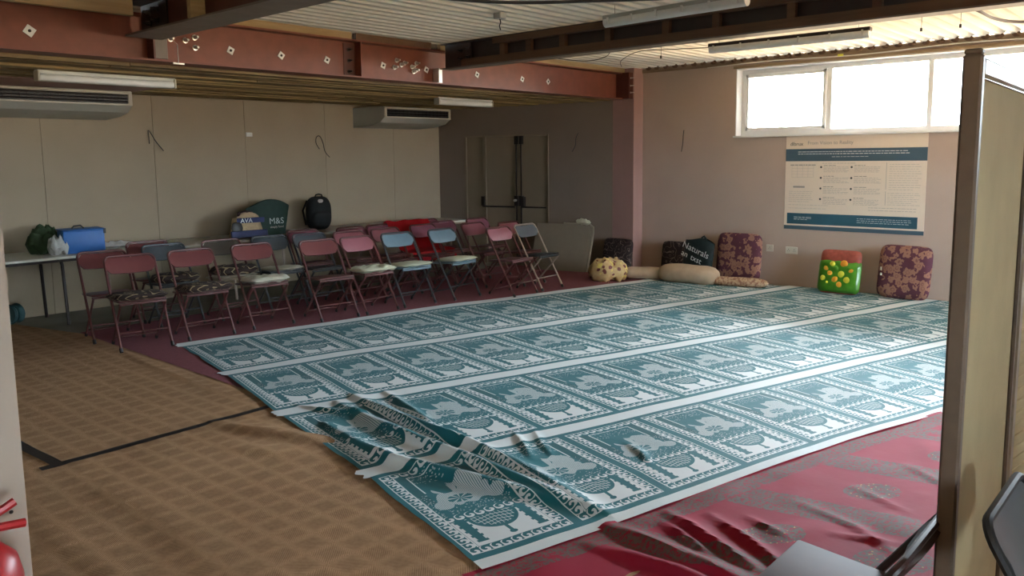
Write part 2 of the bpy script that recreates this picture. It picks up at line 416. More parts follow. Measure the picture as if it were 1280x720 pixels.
def text(name, body, size, mat, parent, M4, extrude=.0006, align='LEFT'):
    cu = bpy.data.curves.new(name, 'FONT'); cu.body = body; cu.size = size; cu.extrude = extrude; cu.align_x = align; cu.resolution_u = 3
    t = bpy.data.objects.new('tmp_text', cu); C.objects.link(t)
    dg = bpy.context.evaluated_depsgraph_get(); me = bpy.data.meshes.new_from_object(t.evaluated_get(dg))
    bpy.data.objects.remove(t)
    me.materials.clear(); me.materials.append(MT[mat]); me.transform(M4); me.name = name
    o = bpy.data.objects.new(name, me); C.objects.link(o); o.parent = parent; return o
def Rz(a): return Matrix.Rotation(a, 3, 'Z')
def Rx(a): return Matrix.Rotation(a, 3, 'X')
def Ry(a): return Matrix.Rotation(a, 3, 'Y')

YA, XB, XMIN, YMIN, ZC = 9.28, 9.56, -2.6, -2.6, 2.77
# ================================================================== the room
# floor
bx('floor', 'concrete', ((XMIN+XB)/2+.2, (YMIN+YA)/2+.2, -.05), (XB-XMIN+1, YA-YMIN+1, .1)); struct(bpy.data.objects['floor'])
# left wall (behind the chairs) with plasterboard sheets
wl = struct(bx('wall_left', 'plaster', ((XMIN+XB)/2, YA+.08, 1.38), (XB-XMIN+.4, .12, 2.76)))
xs = [XMIN, -1.63, -.45, .72, 1.90, 3.09, 4.265, 5.42, 6.62, 7.82, 8.74]
for a, c in zip(xs, xs[1:]):
    bx('wall_board', 'plaster', ((a+c)/2, YA+.01, 1.17), (c-a-.004, .02, 2.34), wl)
# far wall, slightly skewed, with the double door
P0 = Vector((8.76, 9.28, 0)); e = Vector((.57, -2.84, 0)).normalized(); ang = math.atan2(e.y, e.x)
FW = Matrix.Translation(P0) @ Matrix.Rotation(ang, 4, 'Z')       # local x along the wall, local -y into ... room is local -y
def fw(x, y, z): return FW @ Vector((x, y, z))
q = MB()
L = 2.92; D0, D1, DT = .47, 1.91, 1.93
Rf = Rz(ang)
for a, c, z0, z1 in ((-.1, D0, 0, 2.76), (D1, L, 0, 2.76), (D0, D1, DT, 2.76)):
    q.box(fw((a+c)/2, .05, (z0+z1)/2), (c-a, .10, z1-z0), Rf)
q.box(fw(1.2, .14, 1.0), (1.8, .04, 2.1), Rf)  # unseen backing slab added to block daylight leaking round the door
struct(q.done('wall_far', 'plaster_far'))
dr = bpy.data.objects.new('door_1', None); C.objects.link(dr); dr.matrix_world = FW; dr['kind'] = 'structure'
MT['door_paint'] = plain('door_paint', (.23, .18, .12), .6, var=.05, nscale=4)
q = MB(); q.box((D0+.01, .02, DT/2), (.02, .07, DT)); q.box((D1-.01, .02, DT/2), (.02, .07, DT)); q.box(((D0+D1)/2, .02, DT-.01), (D1-D0, .07, .02)); q.box((.82, .02, DT/2), (.05, .07, DT)); q.box((1.425, .02, DT/2), (.05, .075, DT))
q.done('door_frame', 'door_paint', dr)
bx('side_panel', 'door_paint', (.64, .035, DT/2), (.30, .03, DT-.02), dr)
l1 = bx('door_leaf', 'door_paint', (1.12, .03, DT/2-.01), (.56, .04, DT-.022), dr)
l2 = bx('door_leaf', 'door_paint', (1.67, .03, DT/2-.01), (.46, .04, DT-.022), dr)
for lf, a, c in ((l1, .80, 1.36), (l2, 1.47, 1.89)):
    q = MB(); q.tube([(a, -.05, .87), (c, -.05, .87)], .012); q.box((a+.02 if lf is l2 else a+.0, -.02, .95), (.05, .06, .14)); q.done('push_bar', 'darkmetal', lf)
for lf, x in ((l1, 1.385), (l2, 1.465)):
    q = MB(); q.tube([(x, -.03, .04), (x, -.03, DT-.03)], .011); q.box((x, -.025, .96), (.055, .06, .15)); q.box((x, -.02, DT-.08), (.05, .05, .12)); q.done('vertical_bolt', 'darkmetal', lf)
q = MB(); q.lathe([(.018, 0), (.018, .05)], 12, (1.40, -.075, .97), Rx(PI/2)); q.done('door_knob', 'steel', l1)

# right wall with window opening
q = MB(); WT = .50
for y0, y1, z0, z1 in ((YMIN, 6.6, 0, WZ0), (YMIN, 6.6, WZ1, 2.78), (WY1, 6.6, WZ0, WZ1), (YMIN, WY0, WZ0, WZ1)):
    q.box((XB+WT/2, (y0+y1)/2, (z0+z1)/2), (WT, y1-y0, z1-z0))
wr = struct(q.done('wall_right', 'plaster_right'))
# rear walls of the room, behind the camera, with unseen window openings added for fill light
q = MB()
for x0, x1, z0, z1 in ((XMIN-.1, -1.2, 0, 2.78), (.4, 5.4, 0, 2.78), (-1.2, .4, 0, 1.1), (-1.2, .4, 2.0, 2.78), (7.8, XB+.3, 0, 2.78), (5.4, 7.8, 0, 1.0), (5.4, 7.8, 2.2, 2.78)):
    q.box(((x0+x1)/2, YMIN-.06, (z0+z1)/2), (x1-x0, .12, z1-z0))
struct(q.done('wall_rear', 'plaster'))
struct(bx('wall_side', 'plaster', (XMIN-.06, (YMIN+YA)/2, 1.39), (.12, YA-YMIN+.3, 2.78)))
# near wall end at the left edge of the view
wnr = struct(bx('wall_near', 'plaster_near', ((XMIN+.545)/2, 1.95, 1.405), (.545-XMIN, .10, 2.73)))
for z, x in ((1.145, .49), (.86, .515)):
    q = MB(); q.lathe([(.003, 0), (.0042, .001), (.004, .002), (.002, .003)], 10, (x, 1.901, z), Rx(PI/2)); q.done('screw', 'darkmetal', wnr)
# boxed column
cl = MB(); cl.box((9.446, 6.275, 1.385), (.228, .37, 2.77), bev=.004)
struct(cl.done('trim_1', 'plaster_pink'))
# skirting strips
# window
wd = bpy.data.objects.new('window_1', None); C.objects.link(wd); wd.location = (0, 0, 0); wd['kind'] = 'structure'
XW = XB+.17
q = MB()
q.box((XB+.085, WY1-.006, (WZ0+WZ1)/2), (.17, .012, WZ1-WZ0)); q.box((XB+.085, (WY0+WY1)/2, WZ1-.006), (.17, WY1-WY0, .012))
q.done('window_reveal', 'upvc', wd)
q = MB(); q.box((XB+.075, (WY0+WY1)/2, WZ0+.009), (.21, WY1-WY0+.04, .022), bev=.004); q.done('window_sill', 'upvc', wd)
mull = [WY1-.012, 3.62, 2.53, 1.45, .37, -.71, WY0+.012]
q = MB()
q.box((XW, (WY0+WY1)/2, WZ0+.05), (.06, WY1-WY0, .055)); q.box((XW, (WY0+WY1)/2, WZ1-.04), (.06, WY1-WY0, .055))
for y in mull: q.box((XW, y+(-.03 if y > 4.5 else 0), (WZ0+WZ1)/2), (.056, .055, WZ1-WZ0-.06))
q.done('window_frame', 'upvc', wd)
for i, (a, c) in enumerate(zip(mull, mull[1:])):
    y0, y1 = c+.028, a-.028
    if i == 0: y1 -= .03
    z0, z1 = WZ0+.078, WZ1-.068
    if i in (0,):
        q = MB(); t = .042
        q.box((XW-.03, y0+t/2, (z0+z1)/2), (.05, t, z1-z0), bev=.005); q.box((XW-.03, y1-t/2, (z0+z1)/2), (.05, t, z1-z0), bev=.005)
        q.box((XW-.03, (y0+y1)/2, z0+t/2), (.05, y1-y0, t), bev=.005); q.box((XW-.03, (y0+y1)/2, z1-t/2), (.05, y1-y0, t), bev=.005)
        sash = q.done('sash', 'upvc', wd)
        q = MB(); q.box((XW-.07, (y0+y1)/2, z0+.02), (.03, .10, .02), bev=.004); q.box((XW-.085, (y0+y1)/2-.03, z0+.02), (.015, .05, .014)); q.done('window_handle', 'white_plastic', sash)
    bx('pane', 'glass', (XW, (y0+y1)/2, (z0+z1)/2), (.006, y1-y0+.01, z1-z0+.01), wd)
w2 = bpy.data.objects.new('added_window_2', None); C.objects.link(w2); w2['kind'] = 'structure'  # unseen rear window, added as a source of fill light
q = MB(); yb = YMIN-.06
for c, d in (((6.6, yb, 1.02), (2.4, .06, .05)), ((6.6, yb, 2.18), (2.4, .06, .05)), ((5.43, yb, 1.6), (.06, .06, 1.2)), ((7.77, yb, 1.6), (.06, .06, 1.2)), ((6.6, yb, 1.6), (.06, .06, 1.2))): q.box(c, d)
q.done('window_frame', 'upvc', w2)
for x in (6.0, 7.2): bx('pane', 'glass', (x, yb, 1.6), (1.12, .006, 1.1), w2)

w3 = bpy.data.objects.new('added_window_3', None); C.objects.link(w3); w3['kind'] = 'structure'  # unseen window added behind the camera to light near wall and screen
q = MB()
for c, d in (((-.4, yb, 1.12), (1.6, .06, .05)), ((-.4, yb, 1.98), (1.6, .06, .05)), ((-1.17, yb, 1.55), (.06, .06, .9)), ((.37, yb, 1.55), (.06, .06, .9))): q.box(c, d)
q.done('window_frame', 'upvc', w3)
bx('pane', 'glass', (-.4, yb, 1.55), (1.5, .006, .84), w3)

# ceiling: corrugated sheet running along x
cp = bpy.data.objects.new('ceiling', None); C.objects.link(cp); cp['kind'] = 'structure'
PIT = .138
def sheet(y0, y1, name):
    q = MB(); n = int((y1-y0)/PIT); ys = []
    for i in range(n+1):
        b0 = y0+i*PIT
        ys += [(b0, 0), (b0+.052, 0), (b0+.074, .040), (b0+.112, .040)]
    for k in range(3):
        xa, xb_ = XMIN+k*4.06, XMIN+(k+1)*4.06+.03
        prev = None
        for y, dz in ys:
            a = (q.b.verts.new((xa, y, ZC+dz+k*.0015)), q.b.verts.new((xb_, y, ZC+dz+k*.0015)))
            if prev: q.b.faces.new((prev[0], prev[1], a[1], a[0]))
            prev = a
    return q.done(name, 'sheet', cp)
sheet(YMIN-.1, 6.55, 'corrugated_sheet')
bx('roof_deck', 'darkmetal', ((XMIN+XB)/2, (YMIN+YA)/2, ZC+.09), (XB-XMIN+1, YA-YMIN+1, .04), cp)
# batten ceiling beyond the beam
bx('batten_backing', 'timber_dark', (4.6, 7.86, 2.415), (10.2, 2.9, .02), cp)
y = 6.47
while y < 9.24:
    wdt = random.choice((.048, .052, .06)); drop = random.uniform(0, .022)
    xs0 = -.4; 
    while xs0 < 9.3:
        ln = random.uniform(2.2, 4.8); x1 = min(xs0+ln, 9.32)
        if x1-xs0 > .15: bx('batten', 'batten', ((xs0+x1)/2, y+wdt/2, 2.375-drop), (x1-xs0-.006, wdt, .036), cp)
        xs0 = x1; drop = min(.03, max(0, drop+random.uniform(-.008, .008)))
    y += wdt+random.uniform(.018, .036)
bx('ceiling_panel', 'plaster_pink', (2.7, 8.25, 2.33), (2.2, .75, .014), cp)
# foam and timber plate on the right wall head
q = MB(); q.box((XB+.06, 2.2, 2.735), (.18, 8.6, .05)); q.done('wall_plate', 'timber_y', wr)
q = MB()
for i in range(62):
    y = 6.0-i*PIT+random.uniform(-.01, .01); q.pillow(.05, .09, .05, 2.4, 4, c=(XB-.03, y, 2.765))
o = q.done('foam_filler', 'timber_dark', wr, True)
o['kind'] = 'stuff'
q = MB(); q.box((XB-.012, (WY0+WY1)/2+.0, WZ1+.018), (.024, WY1-WY0+.06, .03)); q.done('head_trim', 'timber_y', wr)

# ================================================================== steel beams
def plate_sq(parent, x, y, z, s=.052, a=.5):
    q = MB(); R = Ry(a)
    q.box((x, y, z), (s, .005, s), R, bev=.001)
    o = q.done('square_washer', 'white_plastic', parent)
    q = MB(); q.lathe([(.011, 0), (.011, .005), (.006, .009)], 8, (x, y-.002, z), Rx(PI/2)); q.done('bolt_head', 'darkmetal', o)
def bolt(parent, x, y, z, r=.02, R=None, mat='steel'):
    q = MB(); q.lathe([(r*1.25, 0), (r*1.25, .006), (r*.8, .007), (r*.8, .03), (r*.55, .036), (r*.5, .055)], 8, (x, y, z), R or Rx(PI/2)); q.done('bolt', mat, parent, True)
rb = thing('steel_beam', 'long rust-red steel beam spanning the room above the chairs', 'beam', (0, 0, 0))
X0, X1 = -.6, 9.33
bx('bottom_flange', 'redlead', ((X0+X1)/2, 6.31, 2.367), (X1-X0, .22, .014), rb)
bx('web', 'redlead', ((X0+X1)/2, 6.31, 2.532), (X1-X0, .012, .316), rb)
bx('top_flange', 'redlead', ((X0+X1)/2, 6.31, 2.697), (X1-X0, .22, .014), rb)
bx('end_plate', 'redlead_dark', (9.27, 6.20, 2.532), (.10, .20, .34), rb)
WYF = 6.302
for x in (2.08, 3.59, 4.07, 4.55, 5.21, 5.78, 6.53, 7.29, 7.77): plate_sq(rb, x, WYF, 2.507, .055 if x > 3 else .065, random.choice((.35, .6, .8, .45)))
for x, z in ((3.0, 2.51), (3.08, 2.55), (3.2, 2.55), (3.28, 2.58), (3.28, 2.5), (5.38, 2.57), (5.44, 2.53), (5.35, 2.5), (5.64, 2.56), (5.58, 2.52), (5.63, 2.49), (5.48, 2.55), (5.60, 2.475)): bolt(rb, x, WYF, z, .019)
bx('stiffener', 'redlead', (4.87, 6.255, 2.532), (.012, .10, .316), rb)
bx('stiffener', 'redlead_dark', (2.90, 6.25, 2.532), (.012, .11, .316), rb)
bx('haunch_plate', 'grey_steel', (2.96, 6.215, 2.46), (.10, .012, .16), rb, bev=.004)
bx('splice_plate', 'redlead_dark', (4.80, 6.300, 2.532), (.13, .008, .29), rb)
for z in (2.62, 2.52, 2.42): bolt(rb, 4.79, 6.296, z, .015, None, 'darkmetal')
for z in (2.63, 2.53, 2.44): bolt(rb, 9.26, 6.099, z, .009)
q = MB(); q.tube([(3.08, 6.285, 2.55), (3.08, 6.195, 2.50), (3.08, 6.19, 2.36)], .003, 5); q.box((3.08, 6.19, 2.352), (.09, .012, .012)); q.done('threaded_hanger', 'steel', rb)
q = MB(); q.box((5.87, 6.25, 2.45), (.014, .09, .14)); q.box((5.93, 6.285, 2.45), (.10, .014, .14)); q.done('angle_cleat', 'steel', rb)
# timber packers over the beam
bx('timber_packer', 'timber', (3.85, 6.24, 2.737), (1.85, .045, .062), rb)
bx('timber_packer', 'timber_dark', (5.30, 6.24, 2.737), (.95, .045, .062), rb)
bx('timber_packer', 'timber', (7.6, 6.24, 2.737), (3.4, .045, .062), rb)
bx('timber_packer', 'timber', (1.2, 6.24, 2.737), (2.9, .045, .062), rb)
# dark cross beam
cb = thing('steel_beam', 'dark brown cross beam with timber blocks in its web', 'beam', (0, 0, 0))
ya, yb_ = YMIN+.05, 6.19
def yb(name, mat, x, z, dx, dz, y0=ya, y1=yb_): return bx(name, mat, (x, (y0+y1)/2, z), (dx, y1-y0, dz), cb)
yb('bottom_flange', 'grey_steel', 5.95, 2.511, .15, .012)
yb('web', 'brown_steel', 5.95, 2.63, .012, .24)
yb('top_flange', 'brown_steel', 5.95, 2.756, .15, .012)
yb('lower_timber', 'timber_dark', 5.914, 2.552, .055, .07, ya, 5.9)
yb('upper_timber', 'timber_dark', 5.902, 2.722, .075, .055, ya, 5.45)
for y in (5.35, 5.02, 4.62, 4.12, 3.55, 3.1, 2.5, 1.9, 1.3): yb('timber_block', 'timber_dark', 5.918, 2.64, .05, .11, y-.03, y+.03)
bx('connection_plate', 'brown_steel', (5.90, 5.95, 2.63), (.012, .36, .23), cb)
for y, z in ((5.90, 2.67), (5.80, 2.68), (5.90, 2.59), (5.80, 2.60)): bolt(cb, 5.894, y, z, .016, Ry(-PI/2), 'darkmetal')
# dusty beam, upper left
tb_ = thing('steel_beam', 'dusty grey-brown cross beam at the upper left of the ceiling', 'beam', (0, 0, 0))
def tb(name, mat, x, z, dx, dz, y0=ya, y1=6.19): return bx(name, mat, (x, (y0+y1)/2, z), (dx, y1-y0, dz), tb_)
tb('bottom_flange', 'grey_steel', 2.82, 2.526, .27, .014)
tb('web', 'redlead_dark', 2.82, 2.64, .012, .22)
tb('top_flange', 'brown_steel', 2.82, 2.755, .27, .012)
bx('connection_plate', 'darkmetal', (2.80, 5.95, 2.63), (.014, .40, .22), tb_)
for y, z in ((6.0, 2.68), (5.88, 2.69), (6.0, 2.60), (5.88, 2.61)): bolt(tb_, 2.79, y, z, .02, Ry(-PI/2), 'darkmetal')
q = MB(); q.box((2.73, 5.2, 2.64), (.10, .05, .21)); q.done('timber_block', 'timber', tb_)
jo = thing('timber_joist', 'yellow timber joist under the roof at the top left corner', 'joist', (0, 0, 0))
bx('joist_plank', 'timber', (1.6, 5.98, 2.70), (2.1, .05, .13), jo)

# ================================================================== ceiling fittings
def fluoro(label, loc, rz, ln, housing='white_plastic', style='box'):
    t = thing('fluorescent_light', label, 'light', loc, rz, 'unlit strip lights')
    if style == 'box':
        bx('housing', housing, (0, 0, .035), (ln, .075, .03), t, bev=.004)
        q = MB(); q.box((0, 0, -.01), (ln-.02, .095, .06), bev=.018, seg=3) if False else q.box((0, 0, -.01), (ln-.02, .095, .06), None, .018, 3); q.done('diffuser', 'white_plastic', t, True)
        for s in (-1, 1): bx('end_cap', 'cream_plastic', (s*(ln/2-.008), 0, 0), (.018, .10, .08), t, bev=.004)
    else:
        bx('housing', housing, (0, 0, .03), (ln, .07, .035), t, bev=.006)
        q = MB(); q.tube([(-ln/2+.01, 0, -.005), (ln/2-.01, 0, -.005)], .040, 12); q.done('diffuser', 'white_plastic', t, True)
        for k in range(6):
            x = -ln/2+.06+k*(ln-.12)/5
            bx('clip', 'steel', (x, 0, .0), (.014, .094, .05), t)
        for s in (-1, 1):
            q = MB(); q.tube([(s*(ln/2-.1), 0, .045), (s*(ln/2-.1), 0, ZC-loc[2])], .0018, 5); q.done('hanger_wire', 'darkmetal', t)
    return t
fluoro('white strip light on the battens above the left air conditioner', (3.01, 7.32, 2.30), 0, 1.15)
fluoro('short white strip light on the battens beside the far air conditioner', (7.46, 7.43, 2.30), 0, .98)
fluoro('white strip light hung under the white sheet roof, top centre', (5.38, 3.19, 2.655), PI/2-.06, 1.25, 'grey_plastic', 'pod')
fluoro('strip light with dark housing hung before the window', (7.15, 3.08, 2.60), PI/2+.02, 1.47, 'darkmetal', 'pod')
def cable(pts, r=.004, mat='black', label='', name='cable', seg=6, sub=6):
    P_ = [Vector(p) for p in pts]; out = []
    for i in range(len(P_)-1):
        p0, p1, p2, p3 = P_[max(i-1, 0)], P_[i], P_[i+1], P_[min(i+2, len(P_)-1)]
        for k in range(sub):
            t = k/sub
            out.append(.5*((2*p1)+(-p0+p2)*t+(2*p0-5*p1+4*p2-p3)*t*t+(-p0+3*p1-3*p2+p3)*t**3))
    out.append(P_[-1]); q = MB(); q.tube(out, r, seg); return tag(q.done(name, mat, smooth=True), label, 'cable')
cable([(3.2, 4.5, 2.74), (3.64, 3.9, 2.62), (4.06, 3.59, 2.60), (4.41, 3.2, 2.605), (4.81, 2.73, 2.62), (5.3, 2.2, 2.68), (5.8, 1.8, 2.74)], .011, label='thick black cable sagging under the white roof, top centre')
cable([(6.05, 1.75, 2.70), (6.56, 1.47, 2.61), (7.06, 1.42, 2.59), (7.5, 1.29, 2.60), (8.2, .9, 2.66)], .012, 'dark_brown', label='thick dark cable under the roof at the top right')
cable([(7.17, 3.83, 2.62), (7.3, 4.3, 2.66), (7.6, 4.9, 2.72), (8.3, 5.6, 2.74), (8.9, 6.0, 2.745)], .004, 'dark_brown', label='thin wire from the window strip light to the beam end')
cable([(7.5, 5.95, 2.73), (7.75, 5.7, 2.70), (7.7, 5.4, 2.72), (7.5, 5.2, 2.76)], .004, 'dark_brown', label='short looped wire hanging from the roof by the column')
cable([(9.5, 5.1, 2.70), (9.48, 4.2, 2.715), (9.49, 3.2, 2.695), (9.48, 2.2, 2.72), (9.49, 1.2, 2.70), (9.48, .3, 2.73)], .006, 'cream_plastic', label='pale cable clipped along the wall head above the window')
for x, y, n in ((7.74, 4.71, 'nearest the red beam'), (7.72, 2.11, 'right of the window strip light'), (7.74, 1.81, 'furthest right under the roof')):
    q = MB(); q.tube([(x, y, 2.78), (x, y, 2.66)], .002, 5); q.box((x, y, 2.655), (.016, .016, .03))
    tag(q.done('hanging_hook', 'darkmetal'), 'small dark hook on a wire, '+n, 'hook')
t = thing('junction_box', 'small grey junction box with a dangling wire under the white roof', 'junction box', (4.98, 4.54, 2.74))
bx('box_body', 'grey_plastic', (0, 0, 0), (.08, .08, .05), t, bev=.006)
q = MB(); q.tube([(0, 0, -.02), (.01, 0, -.05), (-.005, 0, -.08), (.012, .004, -.11)], .005, 6); q.done('wire_tail', 'black', t)
bx('yellow_tag_tmp', 'yellow', (0, 0, 0), (.01, .06, .025)); o = bpy.data.objects['yellow_tag_tmp']; o.name = 'cable_tag'; o.location = (9.46, 3.42, 2.705); tag(o, 'little yellow tag on the cable above the window', 'tag')

# air conditioners
def aircon(label, x0, x1, yf, loc_z=2.08):
    t = thing('air_conditioner', label, 'air conditioner', (x0, yf, loc_z), 0)
    wdt, dp = x1-x0, YA-yf
    prof = [(0, .10), (.0, .235), (.02, .25), (dp, .25), (dp, -.02), (.30, 0.0), (.10, .035)]
    q = MB(); a = [q.b.verts.new((0, y, z)) for y, z in prof]; c = [q.b.verts.new((wdt, y, z)) for y, z in prof]; n = len(prof)
    q.b.faces.new(a); q.b.faces.new(c[::-1])
    for i in range(n): q.b.faces.new((a[i], c[i], c[(i+1) % n], a[(i+1) % n]))
    q.done('casing', 'grey_plastic', t)
    q = MB(); q.box((wdt/2, -.008, .228), (wdt, .022, .03), bev=.006); q.box((wdt/2, -.008, .108), (wdt, .022, .018), bev=.004)
    q.box((.02, -.008, .168), (.04, .022, .14), bev=.006); q.box((wdt-.02, -.008, .168), (.04, .022, .14), bev=.006); q.done('front_surround', 'cream_plastic', t, True)
    bx('vent_recess', 'black', (wdt/2, .004, .168), (wdt-.08, .01, .10), t)
    for k in range(3): bx('louvre', 'darkmetal', (wdt/2, -.008, .138+k*.032), (wdt-.09, .022, .005), t, Rx(.5))
    nf = int((wdt-.1)/.07)
    for k in range(nf): bx('vane', 'darkmetal', (.06+k*.07, -.002, .168), (.006, .012, .095), t)
    return t
aircon('wide ceiling air conditioner at the left edge above the tables', 2.3, 3.75, 8.6, 2.075)
aircon('smaller ceiling air conditioner in the far corner', 7.10, 8.33, 8.6, 2.055)

# wall fittings on left wall
q = MB(); q.box((0, 0, 0), (.085, .02, .05), bev=.004)
o = q.done('wall_box', 'white_plastic'); o.location = (5.47, YA-.012, 1.92); tag(o, 'small white connection box high on the left wall', 'wall box')
def wire_stub(pts, label):
    return cable(pts, .005, 'black', label, 'wire', 6, 5)
wire_stub([(4.20, YA-.03, 1.80), (4.19, YA-.05, 1.88), (4.21, YA-.004, 1.95), (4.22, YA-.05, 1.91), (4.27, YA-.04, 1.83), (4.36, YA-.03, 1.72)], 'thin dark wire sticking out of the left wall above the blue box')
wire_stub([(6.66, YA-.03, 1.63), (6.58, YA-.04, 1.71), (6.54, YA-.06, 1.82), (6.50, YA-.05, 1.91), (6.46, YA-.03, 1.90), (6.45, YA-.03, 1.82), (6.50, YA-.03, 1.74)], 'curled black wire sticking out of the left wall above the backpack')
a, c_, d_, e_ = fw(2.38, -.004, 1.93), fw(2.37, -.05, 1.86), fw(2.36, -.05, 1.76), fw(2.30, -.03, 1.67)
wire_stub([a, c_, d_, e_], 'thin dark wire hanging from the far wall right of the double door')
wire_stub([(XB-.004, 5.456, 1.93), (XB-.03, 5.45, 1.86), (XB-.03, 5.455, 1.76), (XB-.02, 5.48, 1.65)], 'thin wire hanging on the right wall near the pink column')
def socket(y, z, w_, label):
    t = thing('wall_socket', label, 'socket', (XB, y, z))
    bx('face_plate', 'cream_plastic', (-.006, 0, 0), (.012, w_, .086), t, bev=.003)
    k = 2 if w_ > .1 else 1
    for i in range(k):
        o_ = (i-.5)*.07 if k == 2 else 0
        q = MB()
        q.box((-.0125, o_, .012), (.002, .005, .012)); q.box((-.0125, o_-.011, -.008), (.002, .008, .005)); q.box((-.0125, o_+.011, -.008), (.002, .008, .005)); q.done('pin_slots', 'black', t)
socket(4.23, .449, .088, 'single cream socket left of the green carrier bag, beside floral cushion')
socket(3.955, .438, .146, 'double cream socket on the right wall between the cushions and the green bag')
socket(2.16, .464, .088, 'single cream socket on the right wall next to the folding screen')

# ================================================================== poster
t = thing('poster', 'large pale information poster with slate bands under the window', 'poster', (XB-.004, 4.06, .70), -PI/2)
# local x to the right along the wall, local z up, room towards local -y
PW, PH = 1.575, 1.115
bx('sheet', 'paper', (PW/2, 0, PH/2), (PW, .003, PH), t)
def pr_(name, mat, x0, x1, z0, z1, d=.0022): return bx(name, mat, ((x0+x1)/2, -d, (z0+z1)/2), (x1-x0, .0012, z1-z0), t)
pr_('title_band', 'poster_blue', .0, PW, PH-.30, PH-.155)
pr_('footer_band', 'poster_teal', .035, PW-.07, .065, .195)
pr_('edge_band', 'poster_blue', 0, PW, 0, .045)
F = lambda x, z, d=-.003: Matrix.Translation((x, d, z)) @ Matrix.Rotation(PI/2, 4, 'X')
text('logo', 'dlbrux', .060, 'text_dark', t, F(.05, PH-.115))
text('headline', 'From Vision to Reality', .058, 'text_grey', t, F(.26, PH-.105))
def lines_of(x0, x1, z0, z1, n, mat, name='text_lines', hgt_=.004, d=.0025):
    q = MB()
    for k in range(n):
        z = z1-(z1-z0)*k/max(1, n-1)
        x = x0
        xe = x1-(random.uniform(0, .25)*(x1-x0) if k % 3 == 2 else 0)
        while x < xe:
            l_ = random.uniform(.015, .05); q.box((min(x+l_/2, xe), -d, z), (l_, .001, hgt_)); x += l_+.009
    return q.done(name, mat, t)
lines_of(.15, PW-.2, PH-.215, PH-.19, 2, 'text_white', hgt_=.007); lines_of(.55, .95, PH-.25, PH-.25, 1, 'text_white')
for r_ in range(4):
    for cc in range(2):
        x = .46+cc*.35; z = PH-.37-r_*.125
        q = MB(); q.lathe([(.012, 0), (.012, .002)], 14, (x-.03, -.002, z), Rx(PI/2)); q.done('bullet', 'text_dark', t)
        lines_of(x, x+.12, z+.02, z+.02, 1, 'text_dark'); lines_of(x, x+.27, z-.055, z+.002, 5, 'text_grey', hgt_=.003)
lines_of(.44, .80, PH-.325, PH-.325, 1, 'text_grey')
q = MB()
for k in range(5): q.box((.08+k*.065, -.0025, PH-.42), (.0015, .001, .14))
for k in range(5): q.box((.21, -.0025, PH-.35-k*.035), (.26, .001, .0015))
q.done('diagram', 'text_grey', t)
lines_of(.06, .34, PH-.345, PH-.345, 1, 'text_grey', hgt_=.012); pr_('heading_bar', 'text_grey', .10, .24, PH-.615, PH-.595)
lines_of(.05, .33, PH-.78, PH-.66, 6, 'text_grey', hgt_=.0025); lines_of(.05, .5, PH-.86, PH-.82, 2, 'text_grey', hgt_=.0025)
q = MB(); q.box((1.16, -.0025, PH-.47), (.004, .001, .30)); q.box((1.16, -.0025, PH-.72), (.004, .001, .16)); q.done('rule', 'text_grey', t)
lines_of(1.19, 1.50, PH-.62, PH-.34, 12, 'text_grey', hgt_=.0028); lines_of(1.18, 1.50, PH-.79, PH-.66, 7, 'text_grey', hgt_=.0028)
lines_of(.98, 1.48, PH-.86, PH-.83, 2, 'text_grey'); lines_of(.12, .32, .12, .15, 3, 'text_white'); lines_of(.86, 1.44, .11, .155, 3, 'text_white')

# ================================================================== floor coverings
def seg_d(x, y, ax_, ay, bx_, by):
    dx, dy = bx_-ax_, by-ay; L2 = dx*dx+dy*dy
    t_ = ((x-ax_)*dx+(y-ay)*dy)/L2; tc_ = min(1, max(0, t_))
    px, py = ax_+dx*tc_, ay+dy*tc_
    side = (dx*(y-ay)-dy*(x-ax_))/math.sqrt(L2)
    return math.hypot(x-px, y-py), side, t_
RIDGES = [  # (polyline, height, width)
    ([(3.22, 4.30), (3.12, 3.85), (3.05, 3.30), (3.02, 2.95), (2.94, 2.50), (2.83, 2.03)], .060, .036),
    ([(3.05, 4.25), (2.96, 3.80), (2.90, 3.30), (2.88, 2.85), (2.84, 2.45), (2.80, 2.10)], .050, .034),
    ([(2.74, 3.95), (2.64, 3.50), (2.60, 3.20), (2.66, 2.85), (2.74, 2.50), (2.80, 2.12)], .055, .038),
    ([(3.42, 4.22), (3.28, 3.85), (3.16, 3.45)], .030, .022),
    ([(2.86, 4.42), (2.93, 4.15), (3.05, 3.9)], .020, .02),
    ([(3.38, 3.02), (3.24, 2.82), (3.12, 2.66)], .018, .016),
    ([(3.48, 2.95), (3.34, 2.78), (3.22, 2.6)], .012, .014),
    ([(3.64, 2.42), (3.56, 2.27), (3.46, 2.15)], .014, .018),
]
def ridge_h(x, y, R_):
    z = 0
    for pl, h, wd_ in R_:
        best = 9; tt = 0; n = len(pl)-1; sd = 0
        for i in range(n):
            d, s_, t_ = seg_d(x, y, *pl[i], *pl[i+1])
            if d < best: best = d; tt = (i+min(1, max(0, t_)))/n; sd = s_
        if best > wd_*5: continue
        wl_ = wd_*(1.8 if sd > 0 else .8)
        env = math.sin(PI*min(.97, max(.06, tt)))**.6
        z += h*env*math.exp(-(best/wl_)**2)
    return z
ripple_seed = Vector((3.1, 7.7, 0))
def mat_z(x, y):
    z = ridge_h(x, y, RIDGES)
    z += .006*max(0, noise.noise(Vector((x*2.2, y*2.2, 1.0)))+.25)
    near = max(0, 1-abs(x-2.9)/1.1)*max(0, 1-abs(y-3.2)/1.8)
    z += .016*near*max(0, noise.noise(Vector((x*7+y*2, y*3.2, 4.0))))
    return z
